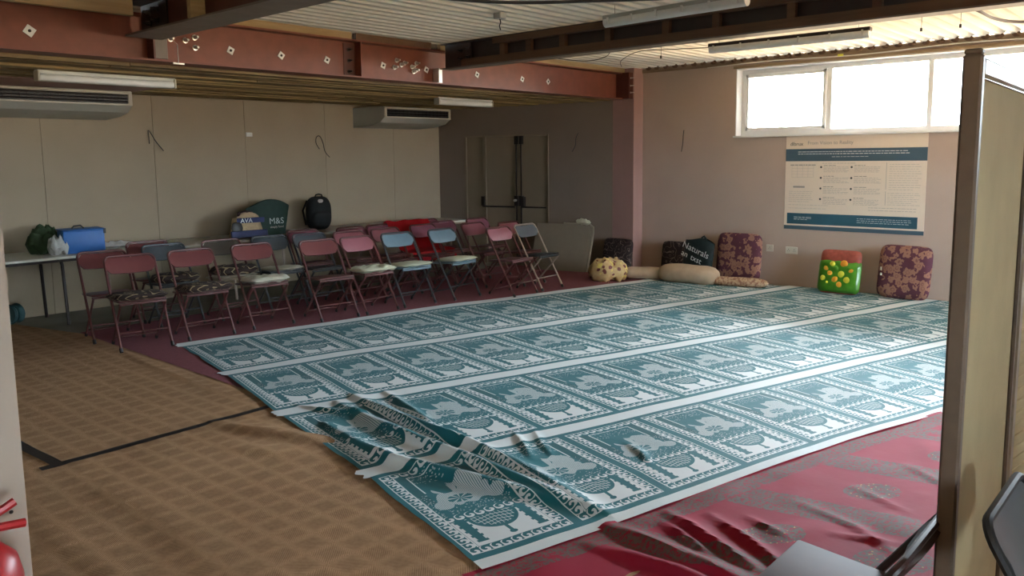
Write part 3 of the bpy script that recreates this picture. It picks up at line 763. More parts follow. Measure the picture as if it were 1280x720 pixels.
# brown carpet
BR = [([(2.34, 4.52), (2.46, 4.10), (2.62, 3.6)], .030, .05), ([(2.20, 4.05), (2.34, 3.72)], .02, .06),
      ([(2.80, 7.1), (2.72, 6.2), (2.70, 5.4), (2.72, 4.85)], .011, .022), ([(1.50, 4.4), (1.5, 3.5), (1.48, 2.6)], .012, .07), ([(1.12, 3.9), (1.16, 3.2), (1.15, 2.4)], .014, .06)]
def br_z(x, y):
    return .006+ridge_h(x, y, BR)+.007*max(0, noise.noise(Vector((x*1.8, y*3.5, 9)))+.1)
def brown_edge(t_):   # right boundary of the brown carpet as a function of y
    pts = [(-2.5, 3.2), (2.0, 3.2), (5.7, 3.2), (7.0, 2.88), (7.8, 2.90), (8.9, 2.62)]
    for (y0, x0), (y1, x1) in zip(pts, pts[1:]):
        if t_ <= y1: return x0+(x1-x0)*(t_-y0)/(y1-y0)
    return pts[-1][1]
q = MB()
def bfn(u, v):
    y_ = -1.0+9.95*v; xr = brown_edge(y_); x_ = -2.0+(xr+2.0)*u
    return Vector((x_, y_, br_z(x_, y_)))
q.grid(170, 330, bfn)
bc = tag(q.done('carpet', 'brown_carpet', smooth=True), 'brown woven carpet with squared weave covering the left of the floor', 'carpet')
# maroon carpet beneath the chairs
q = MB()
def mfn(u, v):
    x_ = 2.86+u*6.1; y_ = 5.0+v*3.0
    if v > .7: y_ = 7.1+(v-.7)/.3*(.9)
    if u > .999 or True: x_ = min(x_, 8.70+(9.28-y_)*.2-.02)
    return Vector((x_, y_, .0105+.003*noise.noise(Vector((x_*2, y_*2, 0)))))
q.grid(80, 40, mfn)
tag(q.done('carpet', 'maroon_carpet', smooth=True), 'maroon carpet under the rows of folding chairs', 'carpet')
# black tape
def strip(pts, wd_, label, zf, name='tape'):
    q = MB(); n = 60; P_ = [Vector((*p, 0)) for p in pts]
    def fn(u, v):
        k = u*(len(P_)-1); i = min(int(k), len(P_)-2); p = P_[i].lerp(P_[i+1], k-i); d = (P_[i+1]-P_[i]).normalized(); nn = Vector((-d.y, d.x, 0))
        p = p+nn*(v-.5)*wd_; p.z = zf(p.x, p.y)+.005; return p
    q.grid(n, 2, fn); return tag(q.done(name, 'tape'), label, 'tape')
strip([(1.38, 4.545), (2.06, 4.56), (2.76, 4.58)], .055, 'long strip of black tape across the brown carpet', br_z)
strip([(1.47, 4.52), (1.42, 5.3), (1.38, 6.0)], .06, 'short strip of black tape beside the near wall end', br_z)

# teal prayer mats: each row between two measured edges
def poly_at(pts, x):
    for (x0, y0), (x1, y1) in zip(pts, pts[1:]):
        if x <= x1 or (x1, y1) == pts[-1]: return y0+(y1-y0)*(x-x0)/(x1-x0)
edges = [   # near edge of the green field of each row
    [(2.15, 2.13), (2.72, 1.98), (3.48, 1.81), (4.5, 1.56), (5.44, 1.26), (9.5, .12)],
    [(2.45, 3.23), (3.73, 2.84), (6.07, 2.16), (7.55, 1.70), (9.5, 1.10)],
    [(2.71, 4.45), (3.10, 4.34), (4.96, 3.76), (6.07, 3.40), (7.96, 2.86), (9.5, 2.42)],
    [(2.99, 5.61), (3.9, 5.44), (5.54, 4.95), (7.94, 4.33), (9.5, 3.93)],
    [(3.22, 6.78), (4.75, 6.50), (5.71, 6.36), (6.84, 6.06), (7.92, 5.79), (9.3, 5.45)],
]
leftx = [(2.10, 2.02), (2.14, 2.13), (2.45, 3.25), (2.72, 4.5), (3.0, 5.65), (3.20, 6.70), (3.26, 6.86)]
def left_of(y):
    for (x0, y0), (x1, y1) in zip(leftx, leftx[1:]):
        if y <= y1: return x0+(x1-x0)*(y-y0)/(y1-y0)
    return leftx[-1][0]
labels = ['teal and white prayer mat row nearest the camera, beside the crimson mat', 'teal and white prayer mat row, second from the crimson mat, with a big fold',
          'teal and white prayer mat row between the third and first white seams from the chairs', 'teal and white prayer mat row along the feet of the chairs']
labels[2] = 'teal and white prayer mat row, second from the chairs'
for r_ in range(4):
    lo_, hi_ = edges[r_], edges[r_+1]
    v0 = -.075 if r_ == 0 else 0.0
    v1 = 1.23
    NS, NT = 430, 84
    XR = 9.48
    def fn(u, v, r_=r_, lo_=lo_, hi_=hi_):
        tt = v0+(v1-v0)*v
        uu = u
        # x range starts at the ragged left edge
        yl = lo_[0][1]+(hi_[0][1]-lo_[0][1])*tt/1.23
        xl = left_of(yl)+.012*noise.noise(Vector((yl*6, 3.3, 0)))+((.035*noise.noise(Vector((yl*23, 1, 0)))-.03) if tt > 1.1 else 0)
        xr = XR if r_ < 3 else min(XR, 9.35)
        x = xl+(xr-xl)*(uu**1.35)
        ya_, yb2 = poly_at(lo_, x), poly_at(hi_, x)
        y = ya_+(yb2-ya_)*tt/1.23
        x2 = x+(y-ya_)*.0
        z = .016+mat_z(x2, y)*(1 if tt > -.02 else .9)
        if r_ == 3 and tt > 1.12: z += .004
        return Vector((x2, y, z))
    def uvf(u, v, fn=fn, r_=r_):
        p = fn(u, v); yl = p.y
        xl = left_of(yl)
        tt = v0+(v1-v0)*v
        return ((p.x-xl)*1.035, tt)
    q = MB(); q.grid(NS, NT, fn, uvf)
    tag(q.done('prayer_mat', 'mat', smooth=True), labels[r_], 'prayer mat')
# crimson mat, near right
q = MB()
RR = [([(3.02, 1.78), (2.90, 1.50), (2.80, 1.25)], .035, .022), ([(3.12, 1.62), (3.00, 1.38), (2.84, 1.12)], .028, .020), ([(2.74, 1.92), (2.70, 1.6), (2.68, 1.2)], .045, .035), ([(2.92, 1.75), (2.80, 1.45)], .022, .018),
      ([(2.55, 1.85), (2.60, 1.5), (2.58, 1.2)], .03, .03), ([(3.22, 1.50), (3.14, 1.30)], .016, .014),
      ([(3.5, 1.35), (3.42, 1.1), (3.25, .85)], .012, .018), ([(3.85, 1.25), (3.7, .95)], .010, .015), ([(4.3, 1.15), (4.1, .85)], .010, .02), ([(3.3, 1.15), (3.38, .9)], .012, .014)]
def cfn(u, v):
    x = 2.05+7.35*u**1.3; ya_ = poly_at(edges[0], x)-.05; y = ya_-(1.75*v)
    x2 = x-v*.25
    z = .010+ridge_h(x2, y, RR)+ridge_h(x2, y, RIDGES)*.8+.014*max(0, noise.noise(Vector((x2*3.5, y*5, 2))))
    return Vector((x2, y, z))
def cuv(u, v):
    x = 2.05+7.35*u**1.3; return (x, .28-1.75*v)
q.grid(300, 110, cfn, cuv)
tag(q.done('floor_mat', 'crimson', smooth=True), 'wrinkled crimson patterned mat at the lower right', 'mat')

# ================================================================== folding chairs
def rounded_back(wd_, ht, r=.05, n=5):
    pts = []
    for cx_, cz_, a0 in ((wd_/2-r, ht/2-r, 0), (-wd_/2+r, ht/2-r, PI/2), (-wd_/2+r*.8, -ht/2+r*.8, PI), (wd_/2-r*.8, -ht/2+r*.8, 1.5*PI)):
        rr = r if a0 < PI else r*.8
        for k in range(n+1): a = a0+k*PI/2/n; pts.append((cx_+rr*math.cos(a), cz_+rr*math.sin(a)))
    return pts
LEAN = math.atan2(.44, .76)
def make_chair(label, tube_m, back_m, seat_m):
    t = thing('folding_chair', label, 'chair')
    hw = .205
    P = lambda x, k: (x, .44*k, .76*k)           # point on the leaning main frame, k 0 foot .. 1 top
    q = MB()
    q.tube([P(-hw, .03), P(-hw, .90), *[(-hw+.05-.05*math.sin(a_), .4415-.0265*(1-math.cos(a_)), .7625-.046*(1-math.cos(a_))) for a_ in (1.4, 1.05, .7, .35, 0)], *[(hw-.05+.05*math.sin(a_), .4415-.0265*(1-math.cos(a_)), .7625-.046*(1-math.cos(a_))) for a_ in (0, .35, .7, 1.05, 1.4)], P(hw, .90), P(hw, .03)], .0115, 8)
    q.done('main_frame', tube_m, t, True)
    for s in (-1, 1):
        q = MB(); q.tube([(s*(hw-.025), .05, .385), (s*(hw-.025), .10, .33), (s*(hw-.025), .41, .015)], .010, 8); q.done('rear_leg', tube_m, t, True)
        q = MB(); q.tube([P(s*hw, .0), P(s*hw, .04)], .015, 8); q.done('rubber_foot', 'black', t, True)
        q = MB(); q.tube([(s*(hw-.025), .415, .0), (s*(hw-.025), .40, .03)], .013, 8); q.done('rubber_foot', 'black', t, True)
    q = MB(); q.tube([P(-hw, .19), P(hw, .19)], .007, 6); q.done('front_crossbar', tube_m, t)
    q = MB(); q.tube([(-hw+.025, .36, .062), (hw-.025, .36, .062)], .007, 6); q.done('rear_crossbar', tube_m, t)
    # seat
    q = MB(); R = Rx(-.07)
    q.box((0, .225, .402), (.385, .36, .018), R, bev=.008, seg=2); q.box((0, .06, .392), (.38, .03, .02), R, bev=.007, seg=2)
    q.done('seat', seat_m, t, True)
    # backrest: shallow curved rounded panel
    q = MB(); nx = 12; pts = []
    zc, ht, wd_ = .690, .150, .40
    Rb = Rx(-(LEAN))
    g = {}
    front, rear = [], []
    outline = rounded_back(wd_, ht, .055)
    cen = Vector((0, .44*.905, .76*.905))
    def mp(x, z, off):
        y = .020*(1-(2*x/wd_)**2)+off
        v = Rb @ Vector((x, y, z)); return v+cen
    # build as fan of strips
    for off, sgn in ((-.008, 1), (.008, -1)):
        rows = []
        for i in range(nx+1):
            x = -wd_/2+wd_*i/nx
            xx = min(wd_/2-1e-4, max(-wd_/2+1e-4, x)); dx = abs(xx)
            r = .055; top = ht/2 if dx < wd_/2-r else ht/2-r+math.sqrt(max(0, r*r-(dx-(wd_/2-r))**2))
            r = .045; bot = -ht/2 if dx < wd_/2-r else -ht/2+r-math.sqrt(max(0, r*r-(dx-(wd_/2-r))**2))
            rows.append([q.b.verts.new(mp(x, bot+(top-bot)*j/4, off-sgn*.004*math.sin(PI*j/4))) for j in range(5)])
        for i in range(nx):
            for j in range(4): q.b.faces.new((rows[i][j], rows[i+1][j], rows[i+1][j+1], rows[i][j+1]))
        (front if sgn == 1 else rear).extend(rows)
    for i in range(nx):
        q.b.faces.new((front[i][4], front[i+1][4], rear[i+1][4], rear[i][4])); q.b.faces.new((front[i][0], rear[i][0], rear[i+1][0], front[i+1][0]))
    for i in (0, nx):
        for j in range(4): q.b.faces.new((front[i][j], front[i][j+1], rear[i][j+1], rear[i][j]))
    q.done('backrest', back_m, t, True)
    return t
kinds = {}
def chair(kind, x, y, deg, label, group=None):
    if kind not in kinds:
        tm, bm, sm = KM[kind]; t = make_chair(label, tm, bm, sm); kinds[kind] = t
    else: t = copy_tree(kinds[kind]); t['label'] = label
    t.location = (x, y, .018); t.rotation_euler = (0, 0, math.radians(deg)); t['group'] = 'folding chairs in rows'
    return t
KM = dict(maroon=('maroon', 'maroon_back', 'maroon'), pink=('maroon', 'pink_back', 'maroon'), mauve=('maroon', 'mauve_back', 'maroon'),
          grey=('grey_tube', 'grey_back', 'grey_tube'), blue=('grey_tube', 'bluegrey_back', 'bluegrey_back'), brown=('maroon', 'brown_back', 'bronze_light'), champagne=('champagne_tube', 'grey_back', 'grey_tube'))
F1 = 'front row folding chair'
chair('maroon', 2.96, 6.80, -10, 'maroon folding chair with brown swirl cushion, leftmost of the front row')
chair('maroon', 3.54, 6.78, -6, 'maroon folding chair with brown swirl cushion, second of the front row')
chair('maroon', 4.16, 6.76, -5, 'maroon folding chair with cream fleece pad, third of the front row')
chair('maroon', 4.77, 6.54, -7, 'maroon folding chair with bare seat, front row between two padded chairs')
chair('pink', 5.28, 6.50, 0, 'faded maroon front row chair with rumpled cream pad on its seat')
chair('blue', 5.79, 6.49, -5, 'grey front row chair with flat cream pad, left of the other grey padded chair')
chair('blue', 6.44, 6.41, 1, 'blue-grey front row chair with cream pad, in front of the red cloth')
chair('pink', 6.99, 6.01, 1, 'faded pink folding chair next to last in the front row')
chair('champagne', 7.52, 6.04, 3, 'grey folding chair with pale tubes at the right end of the front row')
chair('maroon', 2.95, 7.33, -8, 'maroon folding chair at the far left, behind the leftmost cushioned chair')
chair('grey', 3.61, 7.46, -5, 'dark grey folding chair second in the middle row, with swirl cushion')
chair('maroon', 3.64, 7.88, -5, 'maroon folding chair peeking out behind the dark grey one near the blue box')
chair('brown', 4.20, 7.40, -4, 'brown-backed folding chair with maroon rim in the middle row')
chair('grey', 4.73, 7.35, -4, 'dark grey folding chair in front of the shopping bags')
chair('grey', 5.16, 7.22, -3, 'grey folding chair in front of the backpack')
chair('mauve', 5.38, 7.66, -3, 'mauve folding chair half hidden behind the grey chair by the backpack')
chair('pink', 5.60, 7.08, -3, 'faded pink folding chair in the middle row behind the bare maroon chair')
chair('mauve', 5.97, 7.52, -2, 'dark mauve chair behind the pink middle row chair, left of the red cloth')
chair('pink', 6.12, 7.06, -2, 'pink folding chair in the middle row left of the red cloth')
chair('mauve', 6.41, 7.52, -2, 'mauve chair in the back row touching the red cloth')
chair('mauve', 6.75, 7.08, 0, 'mauve folding chair standing before the hanging red cloth')
chair('mauve', 6.88, 7.52, 0, 'folding chair in the back row buried under the red cloth')
chair('mauve', 7.35, 7.66, 1, 'dark mauve back row chair just right of the red cloth')
chair('mauve', 7.26, 7.24, 1, 'mauve chair between the blue-grey chair and the pink one')
chair('pink', 7.30, 6.74, 1, 'pink folding chair third from the right end, before the double door')
chair('mauve', 7.90, 7.24, 2, 'dark maroon chair half hidden behind the pink one at the door')
chair('pink', 7.66, 6.44, 2, 'pink folding chair just behind the next to last front chair')

# cushions on seats
def seat_pad(kind, x, y, deg, label, zc=.43, w_=.38, d_=.38, h=.05, hang=0, wob=.3, tilt=-.05, name='seat_cushion', cat='cushion'):
    q = MB(); q.pillow(w_, d_, h, 5, 16, R=Rx(tilt), wob=wob, seed=x)
    if hang:
        for v in q.b.verts:
            if v.co.x < -.12: v.co.z -= (-.12-v.co.x)*hang
    o = q.done(name, kind, smooth=True); o.location = (x, y, zc+.018); o.rotation_euler = (0, 0, math.radians(deg)); tag(o, label, cat); return o
def on(x, y, deg, dx=0, dy=.17):
    a = math.radians(deg); return x+dx*math.cos(a)-dy*math.sin(a), y+dx*math.sin(a)+dy*math.cos(a)
def pad_on(kind, cx, cy, deg, label, **k):
    X_, Y_ = on(cx, cy, deg, k.pop('dx', 0), k.pop('dy', .17)); return seat_pad(kind, X_, Y_, deg, label, **k)
pad_on('swirl', 2.96, 6.80, -10, 'dark brown swirl cushion on the leftmost front row chair', h=.06, zc=.445, w_=.46, d_=.42, dx=-.02)
pad_on('swirl', 3.54, 6.78, -6, 'dark brown swirl cushion on the second front row chair', h=.07, zc=.445, w_=.46, d_=.42, dx=.01)
pad_on('swirl', 3.61, 7.46, -5, 'brown swirl cushion on the dark grey middle row chair', h=.09, zc=.46, w_=.42)
pad_on('swirl', 4.20, 7.40, -4, 'brown swirl cushion on the brown-backed chair', h=.10, zc=.475, w_=.44)
pad_on('fleece', 4.16, 6.76, -5, 'cream fleece pad on the third front row chair', h=.06, zc=.445, w_=.42, wob=.8)
pad_on('fleece', 4.73, 7.35, -4, 'cream pad on the dark grey chair before the shopping bags', h=.04, zc=.44, w_=.40, wob=.6)
pad_on('pad', 5.28, 6.50, 0, 'rumpled cream pad on the faded maroon chair', h=.055, zc=.445, w_=.46, wob=1.0, tilt=-.02)
pad_on('pad', 5.79, 6.49, -5, 'flat cream pad on the grey front row chair', h=.045, zc=.44, w_=.42)
pad_on('pad', 6.44, 6.41, 1, 'flat cream pad on the blue-grey front row chair', h=.045, zc=.44, w_=.40)
pad_on('cream_plastic', 4.20, 7.40, -4, 'thin cream board under the brown swirl cushion', h=.02, zc=.424, w_=.42, name='seat_board', cat='board')

# red cloth over the back row
q = MB()
def rcl(u, v):
    x = 6.52+.72*u+.05*v
    s_ = v*1.12
    # profile: behind the back, over the top, down the front to the seat, over the seat and down
    prof = [(0, 8.02, .60), (.20, 7.99, .80), (.26, 7.95, .815), (.46, 7.80, .62), (.68, 7.70, .46), (.98, 7.48, .44), (1.12, 7.44, .33)]
    for a, c in zip(prof, prof[1:]):
        if s_ <= c[0]+1e-6:
            k = (s_-a[0])/(c[0]-a[0]); y, z = a[1]+(c[1]-a[1])*k, a[2]+(c[2]-a[2])*k; break
    z += .004*math.sin(u*17+v*3)+.010*noise.noise(Vector((u*6, v*6, 0))); y += .006*math.sin(u*13)
    return Vector((x, y, z))
q.grid(40, 40, rcl, thick=.006)
tag(q.done('cloth', 'redcloth', smooth=True), 'bright red cloth draped over the back row chairs', 'cloth')

# ================================================================== tables
def table(x0, x1, label, legs='darkmetal', white_leg=False):
    t = thing('folding_table', label, 'table', (x0, 8.44, 0), 0, 'folding tables along the wall')
    L_ = x1-x0
    bx('table_top', 'tabletop', (L_/2, .40, .678), (L_, .80, .024), t, bev=.004)
    q = MB()
    for yy in (.02, .78): q.box((L_/2, yy, .655), (L_-.06, .02, .03))
    q.done('apron', 'bronze_light' if white_leg else 'darkmetal', t)
    for xx in (.32, L_-.32):
        for yy in (.10, .70):
            q = MB(); q.tube([(xx, yy+(.1 if yy < .4 else -.1), .65), (xx, yy+(.03 if yy < .4 else -.03), .64), (xx, yy, .60), (xx+(.02), yy, .0)], .016, 8); q.done('leg', legs, t, True)
        q = MB(); q.tube([(xx, .12, .645), (xx, .68, .645)], .014, 8); q.done('leg_brace', legs, t, True)
    return t
table(2.30, 3.03+.0, 'pale folding table with dark legs at the far left')if False else None
table(1.62, 3.26, 'pale folding table with dark legs at the left wall, carrying the blue box', 'darkmetal')
table(3.28, 5.08, 'pale folding table in the middle of the left wall, under the shopping bags', 'champagne_tube', True)
table(5.10, 6.90, 'pale folding table at the right, under the backpack', 'champagne_tube', True)
table(6.92, 8.55, 'folding table behind the red cloth in the far corner', 'champagne_tube', True)

# things on and under the tables
t = thing('storage_box', 'blue plastic cool box with dark lid edge on the left table', 'box', (3.20, 8.72, .69), -.12)
q = MB(); q.box((0, 0, .115), (.38, .26, .23), bev=.012, seg=2); q.done('box_body', 'blue', t, True)
q = MB(); q.box((0, 0, .236), (.395, .275, .014), bev=.004); q.done('lid', 'blue', t, True)
q = MB(); q.tube([(-.08, 0, .245), (-.06, 0, .27), (.0, 0, .275), (.03, 0, .245)], .008, 6); q.box((.19, -.13, .215), (.02, .02, .05)); q.done('handle', 'black', t, True)
o = MB(); o.pillow(.20, .16, .16, 2.2, 14, wob=1.3, seed=4); o = o.done('plastic_bag', 'clearbag', smooth=True); o.location = (2.96, 8.66, .765); tag(o, 'crumpled clear plastic bag left of the blue box', 'bag')
t = thing('dark_bundle', 'dark green bundle lying behind the blue box', 'bundle', (2.98, 8.92, .69))
q = MB(); q.pillow(.46, .24, .20, 2.4, 16, wob=1.2, seed=9, c=(0, 0, .10)); q.pillow(.24, .16, .12, 2.2, 12, wob=1.2, seed=2, c=(-.05, .02, .20)); q.done('folds', 'grass', t, True)
o = MB(); o.pillow(.42, .26, .05, 3, 18, wob=1.6, seed=6); o = o.done('cloth', 'plain_white', smooth=True); o.location = (3.62, 8.95, .712); tag(o, 'small crumpled whitish cloth right of the blue box', 'cloth')
def sheet_of(x, y, rz, w_, d_, label):
    q = MB(); q.box((0, 0, 0), (w_, d_, .006)); o = q.done('glare_sheet', 'plain_white'); o.location = (x, y, .694); o.rotation_euler = (0, 0, rz); tag(o, label, 'paper')  # white sheets put in for the bright glare along the tabletop front
sheet_of(4.62, 8.50, .1, .32, .20, 'white sheet added as glare on the table left of the brown and blue bag')
sheet_of(5.36, 8.50, -.1, .30, .21, 'white sheet added as glare on the table edge right of the green bag')
sheet_of(5.78, 8.52, .05, .34, .20, 'white sheet added as glare on the table left of the backpack')
sheet_of(6.22, 8.50, -.05, .26, .20, 'white sheet added as glare on the table right of the backpack')
o = MB(); o.lathe([(.02, 0), (.085, .002), (.10, .02), (.085, .04), (.05, .045), (.05, .05), (.085, .06), (.085, .09), (.10, .11), (.02, .12)], 20, (0, 0, 0), Ry(PI/2)); 
o = o.done('tape_reel', 'teal_tub', smooth=True); o.location = (2.56, 8.98, .106); o.rotation_euler = (0, 0, .5); tag(o, 'round teal reel lying on the floor under the left table', 'reel')

def carrier(name, label, loc, rz, w_, h_, d_, mat, tilt=0, wid_top=1.0, handles=True, hmat=None, curve=.0):
    t = thing(name, label, 'bag', loc, rz, rot=(tilt, 0, rz))
    q = MB(); nu, nv = 16, 14
    def side(sg):
        def fn(u, v):
            a = 2*u-1; wv_ = w_*(1+(wid_top-1)*v)
            th = d_/2*(1-abs(a)**4)*(1-.55*v)
            z = h_*v+(.03*math.sin(a*2.5+1)*v)+curve*v*(1-a*a)*h_
            return Vector((a*wv_/2, sg*(th+.006*noise.noise(Vector((a*5, v*5, sg)))), z))
        return fn
    q.grid(nu, nv, side(-1)); q.grid(nu, nv, side(1)); bmesh.ops.remove_doubles(q.b, verts=q.b.verts[:], dist=.0008)
    bo = q.done('bag_body', mat, t, True)
    if handles:
        for sg in (-1, 1):
            q = MB(); q.tube([(-w_*.2, sg*.02, h_*.97), (-w_*.16, sg*.03, h_*1.12), (0, sg*.035, h_*1.17), (w_*.16, sg*.03, h_*1.12), (w_*.2, sg*.02, h_*.97)], .009, 6); q.done('handle', hmat or mat, t, True)
    return t
t = carrier('shopping_bag', 'brown and blue printed shopping bag on the middle table', (5.02, 8.66, .69), -.15, .44, .27, .18, 'bagbrown', -.10, .72, True, 'dark_brown')
bx('blue_base_band', 'blue_dark', (0, -.085, .045), (.44, .035, .085), t, Rx(-.05), bev=.01)
bx('blue_top_band', 'blue_dark', (.03, -.080, .205), (.33, .014, .06), t, Rx(.22), bev=.003)
text('bag_lettering', 'AVA', .075, 'text_white', t, Matrix.Translation((-.10, -.092, .178)) @ Matrix.Rotation(PI/2+.2, 4, 'X'))
q = MB(); q.pillow(.14, .03, .14, 2, 10, c=(-.14, -.08, .12)); q.done('dark_motif', 'black', t, True)
t = carrier('shopping_bag', 'dark green shopping bag behind the brown and blue bag', (5.42, 8.84, .69), -.10, .44, .36, .16, 'green_bag', 0, 1.3, False, None, .12)
text('bag_lettering', 'M&S', .105, 'text_lightgrey', t, Matrix.Translation((-.03, -.088, .135)) @ Matrix.Rotation(PI/2-.05, 4, 'X'))
text('bag_small_print', 'simply food', .038, 'text_grey', t, Matrix.Translation((-.02, -.088, .085)) @ Matrix.Rotation(PI/2-.05, 4, 'X'))
t = thing('backpack', 'black backpack standing on the right table against the wall', 'backpack', (6.20, 8.90, .69), -.25)
q = MB(); q.pillow(.34, .44, .20, 3.2, 20, R=Rx(PI/2), c=(0, 0, .215)); q.done('main_pocket', 'backpack', t, True)
q = MB(); q.pillow(.26, .22, .10, 3, 14, R=Rx(PI/2), c=(0, -.09, .14)); q.done('front_pocket', 'backpack', t, True)
q = MB(); q.tube([(-.05, -.02, .42), (-.04, -.03, .455), (.0, -.03, .465), (.04, -.03, .455), (.05, -.02, .42)], .009, 6); q.done('grab_handle', 'backpack', t, True)
q = MB(); q.pillow(.07, .05, .02, 3, 8, R=Rx(PI/2), c=(.0, -.085, .375)); q.done('logo_patch', 'text_grey', t, True)
for s in (-1, 1):
    q = MB(); q.tube([(s*.12, .08, .38), (s*.17, .11, .25), (s*.14, .09, .06)], .014, 6); q.done('strap', 'backpack', t, True)

# ================================================================== things against the right-hand walls
# folded table leaning on the far wall
t = thing('leaning_table_top', 'pale folded table top leaning on the far wall beside the door', 'table', (0, 0, 0))
t.matrix_world = FW @ Matrix.Translation((2.20, -.34, 0)) @ Matrix.Rotation(-.36, 4, 'X')
q = MB(); pts = [(-.42, .0), (.46, .0), (.46, .60), (.44, .66), (.38, .69), (-.42, .69)]
q.prism(pts, .035, Matrix.Identity(4)); q.done('board', 'board_grey', t)
q = MB(); q.tube([(.475, 0, .02), (.478, 0, .58), (.465, 0, .655), (.40, 0, .70), (.0, 0, .702)], .014, 8); q.done('edge_rail', 'bronze_light', t, True)
q = MB(); q.pillow(.26, .12, .06, 2.3, 14, wob=1.2, R=Rz(-.3), seed=3); q2 = q.done('cloth', 'yfloral', smooth=True)
q2.location = fw(2.50, -.085, .685) ; q2.rotation_euler = (0, .1, ang); tag(q2, 'small pale yellow cloth on top of the leaning table top', 'cloth')
q2.data.materials[0] = MT['pad']
# cushions leaning on right wall
def sq_cushion(mat, y0, y1, ht, label, th=.10, lean=.22, x=None, rzz=0, name='cushion', n=7, z0=.02):
    t = thing(name, label, 'cushion', (x or XB-.16, (y0+y1)/2, z0), rzz)
    w_ = abs(y1-y0)
    q = MB(); q.pillow(w_, ht, th, n, 22, R=Rz(-PI/2) @ Rx(PI/2-lean), c=(ht/2*math.sin(lean), 0, ht/2*math.cos(lean)+.01), wob=.15, seed=y0)
    o = q.done('cover', mat, t, True); return t
c1 = sq_cushion('floral', 4.86, 4.26, .60, 'maroon floral square cushion beside the black bag, left of the green bag', .12, .10, x=9.36)
c2 = sq_cushion('floral', 2.88, 2.32, .58, 'maroon floral square cushion at the right, near the folding screen', .12, .17, x=9.26, rzz=-.1)
q = MB(); q.box((-.07, .20, .33), (.012, .018, .04), bev=.003); q.box((-.07, .20, .27), (.012, .018, .03), bev=.003); q.done('label_tag', 'cream_plastic', c2)
sq_cushion('swirl_grey', 5.68, 5.17, .44, 'dark ring-patterned cushion leaning on the wall behind the black bag', .09, .12, x=9.38)
sq_cushion('swirl_grey', 6.46, 5.98, .46, 'dark ring-patterned cushion leaning on the pink column', .09, .20, x=9.10)
# black bag with lettering
t = carrier('plastic_bag', 'shiny black-green carrier bag with white lettering between the cushions', (9.15, 5.03, .04), -PI/2-.05, .44, .50, .16, 'black_bag', 0, .95, False)
t.rotation_euler = (0, .13, -PI/2-.05)
text('bag_lettering', 'Naturals', .115, 'text_white', t, Matrix.Translation((-.20, -.088, .39)) @ Matrix.Rotation(.22, 4, 'Y') @ Matrix.Rotation(PI/2, 4, 'X'))
text('bag_lettering', 'an', .105, 'text_white', t, Matrix.Translation((-.20, -.092, .285)) @ Matrix.Rotation(.22, 4, 'Y') @ Matrix.Rotation(PI/2, 4, 'X'))
text('bag_lettering', 'txst', .105, 'text_white', t, Matrix.Translation((-.06, -.092, .252)) @ Matrix.Rotation(.22, 4, 'Y') @ Matrix.Rotation(PI/2, 4, 'X'))
q = MB(); q.tube([(.03, 0, .46), (.02, 0, .54), (.045, 0, .56), (.07, 0, .54), (.07, 0, .46)], .014, 8); q.done('knotted_handle', 'black_bag', t, True)
# pillows and bundle on the mats
def roll_pillow(label, x, y, rz, ln, dia, mat, seed=0, zc=None, hs=.8):
    q = MB(); prof = []; n = 22; seg = 20; rings = []
    for i in range(n+1):
        u = i/n; a = 2*u-1; r = dia/2*(1-abs(a)**5)**.5*(1+.08*noise.noise(Vector((u*4, seed, 0)))) if abs(a) < .999 else .01
        rings.append([q.b.verts.new((a*ln/2, r*1.15*math.cos(2*PI*k/seg)*(1+.07*noise.noise(Vector((u*5, k*.6, seed)))), max(-dia*.36, r*hs*math.sin(2*PI*k/seg)))) for k in range(seg)])
    for a, c in zip(rings, rings[1:]):
        for k in range(seg): q.b.faces.new((a[k], a[(k+1) % seg], c[(k+1) % seg], c[k]))
    q.b.faces.new(rings[0][::-1]); q.b.faces.new(rings[-1])
    o = q.done('pillow', mat, smooth=True); o.location = (x, y, (zc if zc is not None else dia*.36+.02)); o.rotation_euler = (0, 0, rz); tag(o, label, 'pillow'); return o
roll_pillow('small cream pillow lying between the floral bundle and the long pillow', 8.90, 5.60, -PI/2+.40, .60, .20, 'cream', 1)
roll_pillow('long cream pillow lying in front of the black bag', 8.96, 5.02, -PI/2+.10, .82, .27, 'cream', 2, hs=.95)
roll_pillow('flat beige floral pillow lying in front of the square floral cushion', 9.05, 4.38, -PI/2+.25, .68, .14, 'bfloral', 3, hs=.85)
o = MB(); o.pillow(.52, .38, .26, 2.3, 24, wob=.8, seed=12)
o = o.done('cloth_bundle', 'yfloral', smooth=True); o.location = (8.52, 5.94, .14); o.rotation_euler = (0, 0, -.8); tag(o, 'yellow floral cloth bundle on the floor by the pink column', 'bundle')
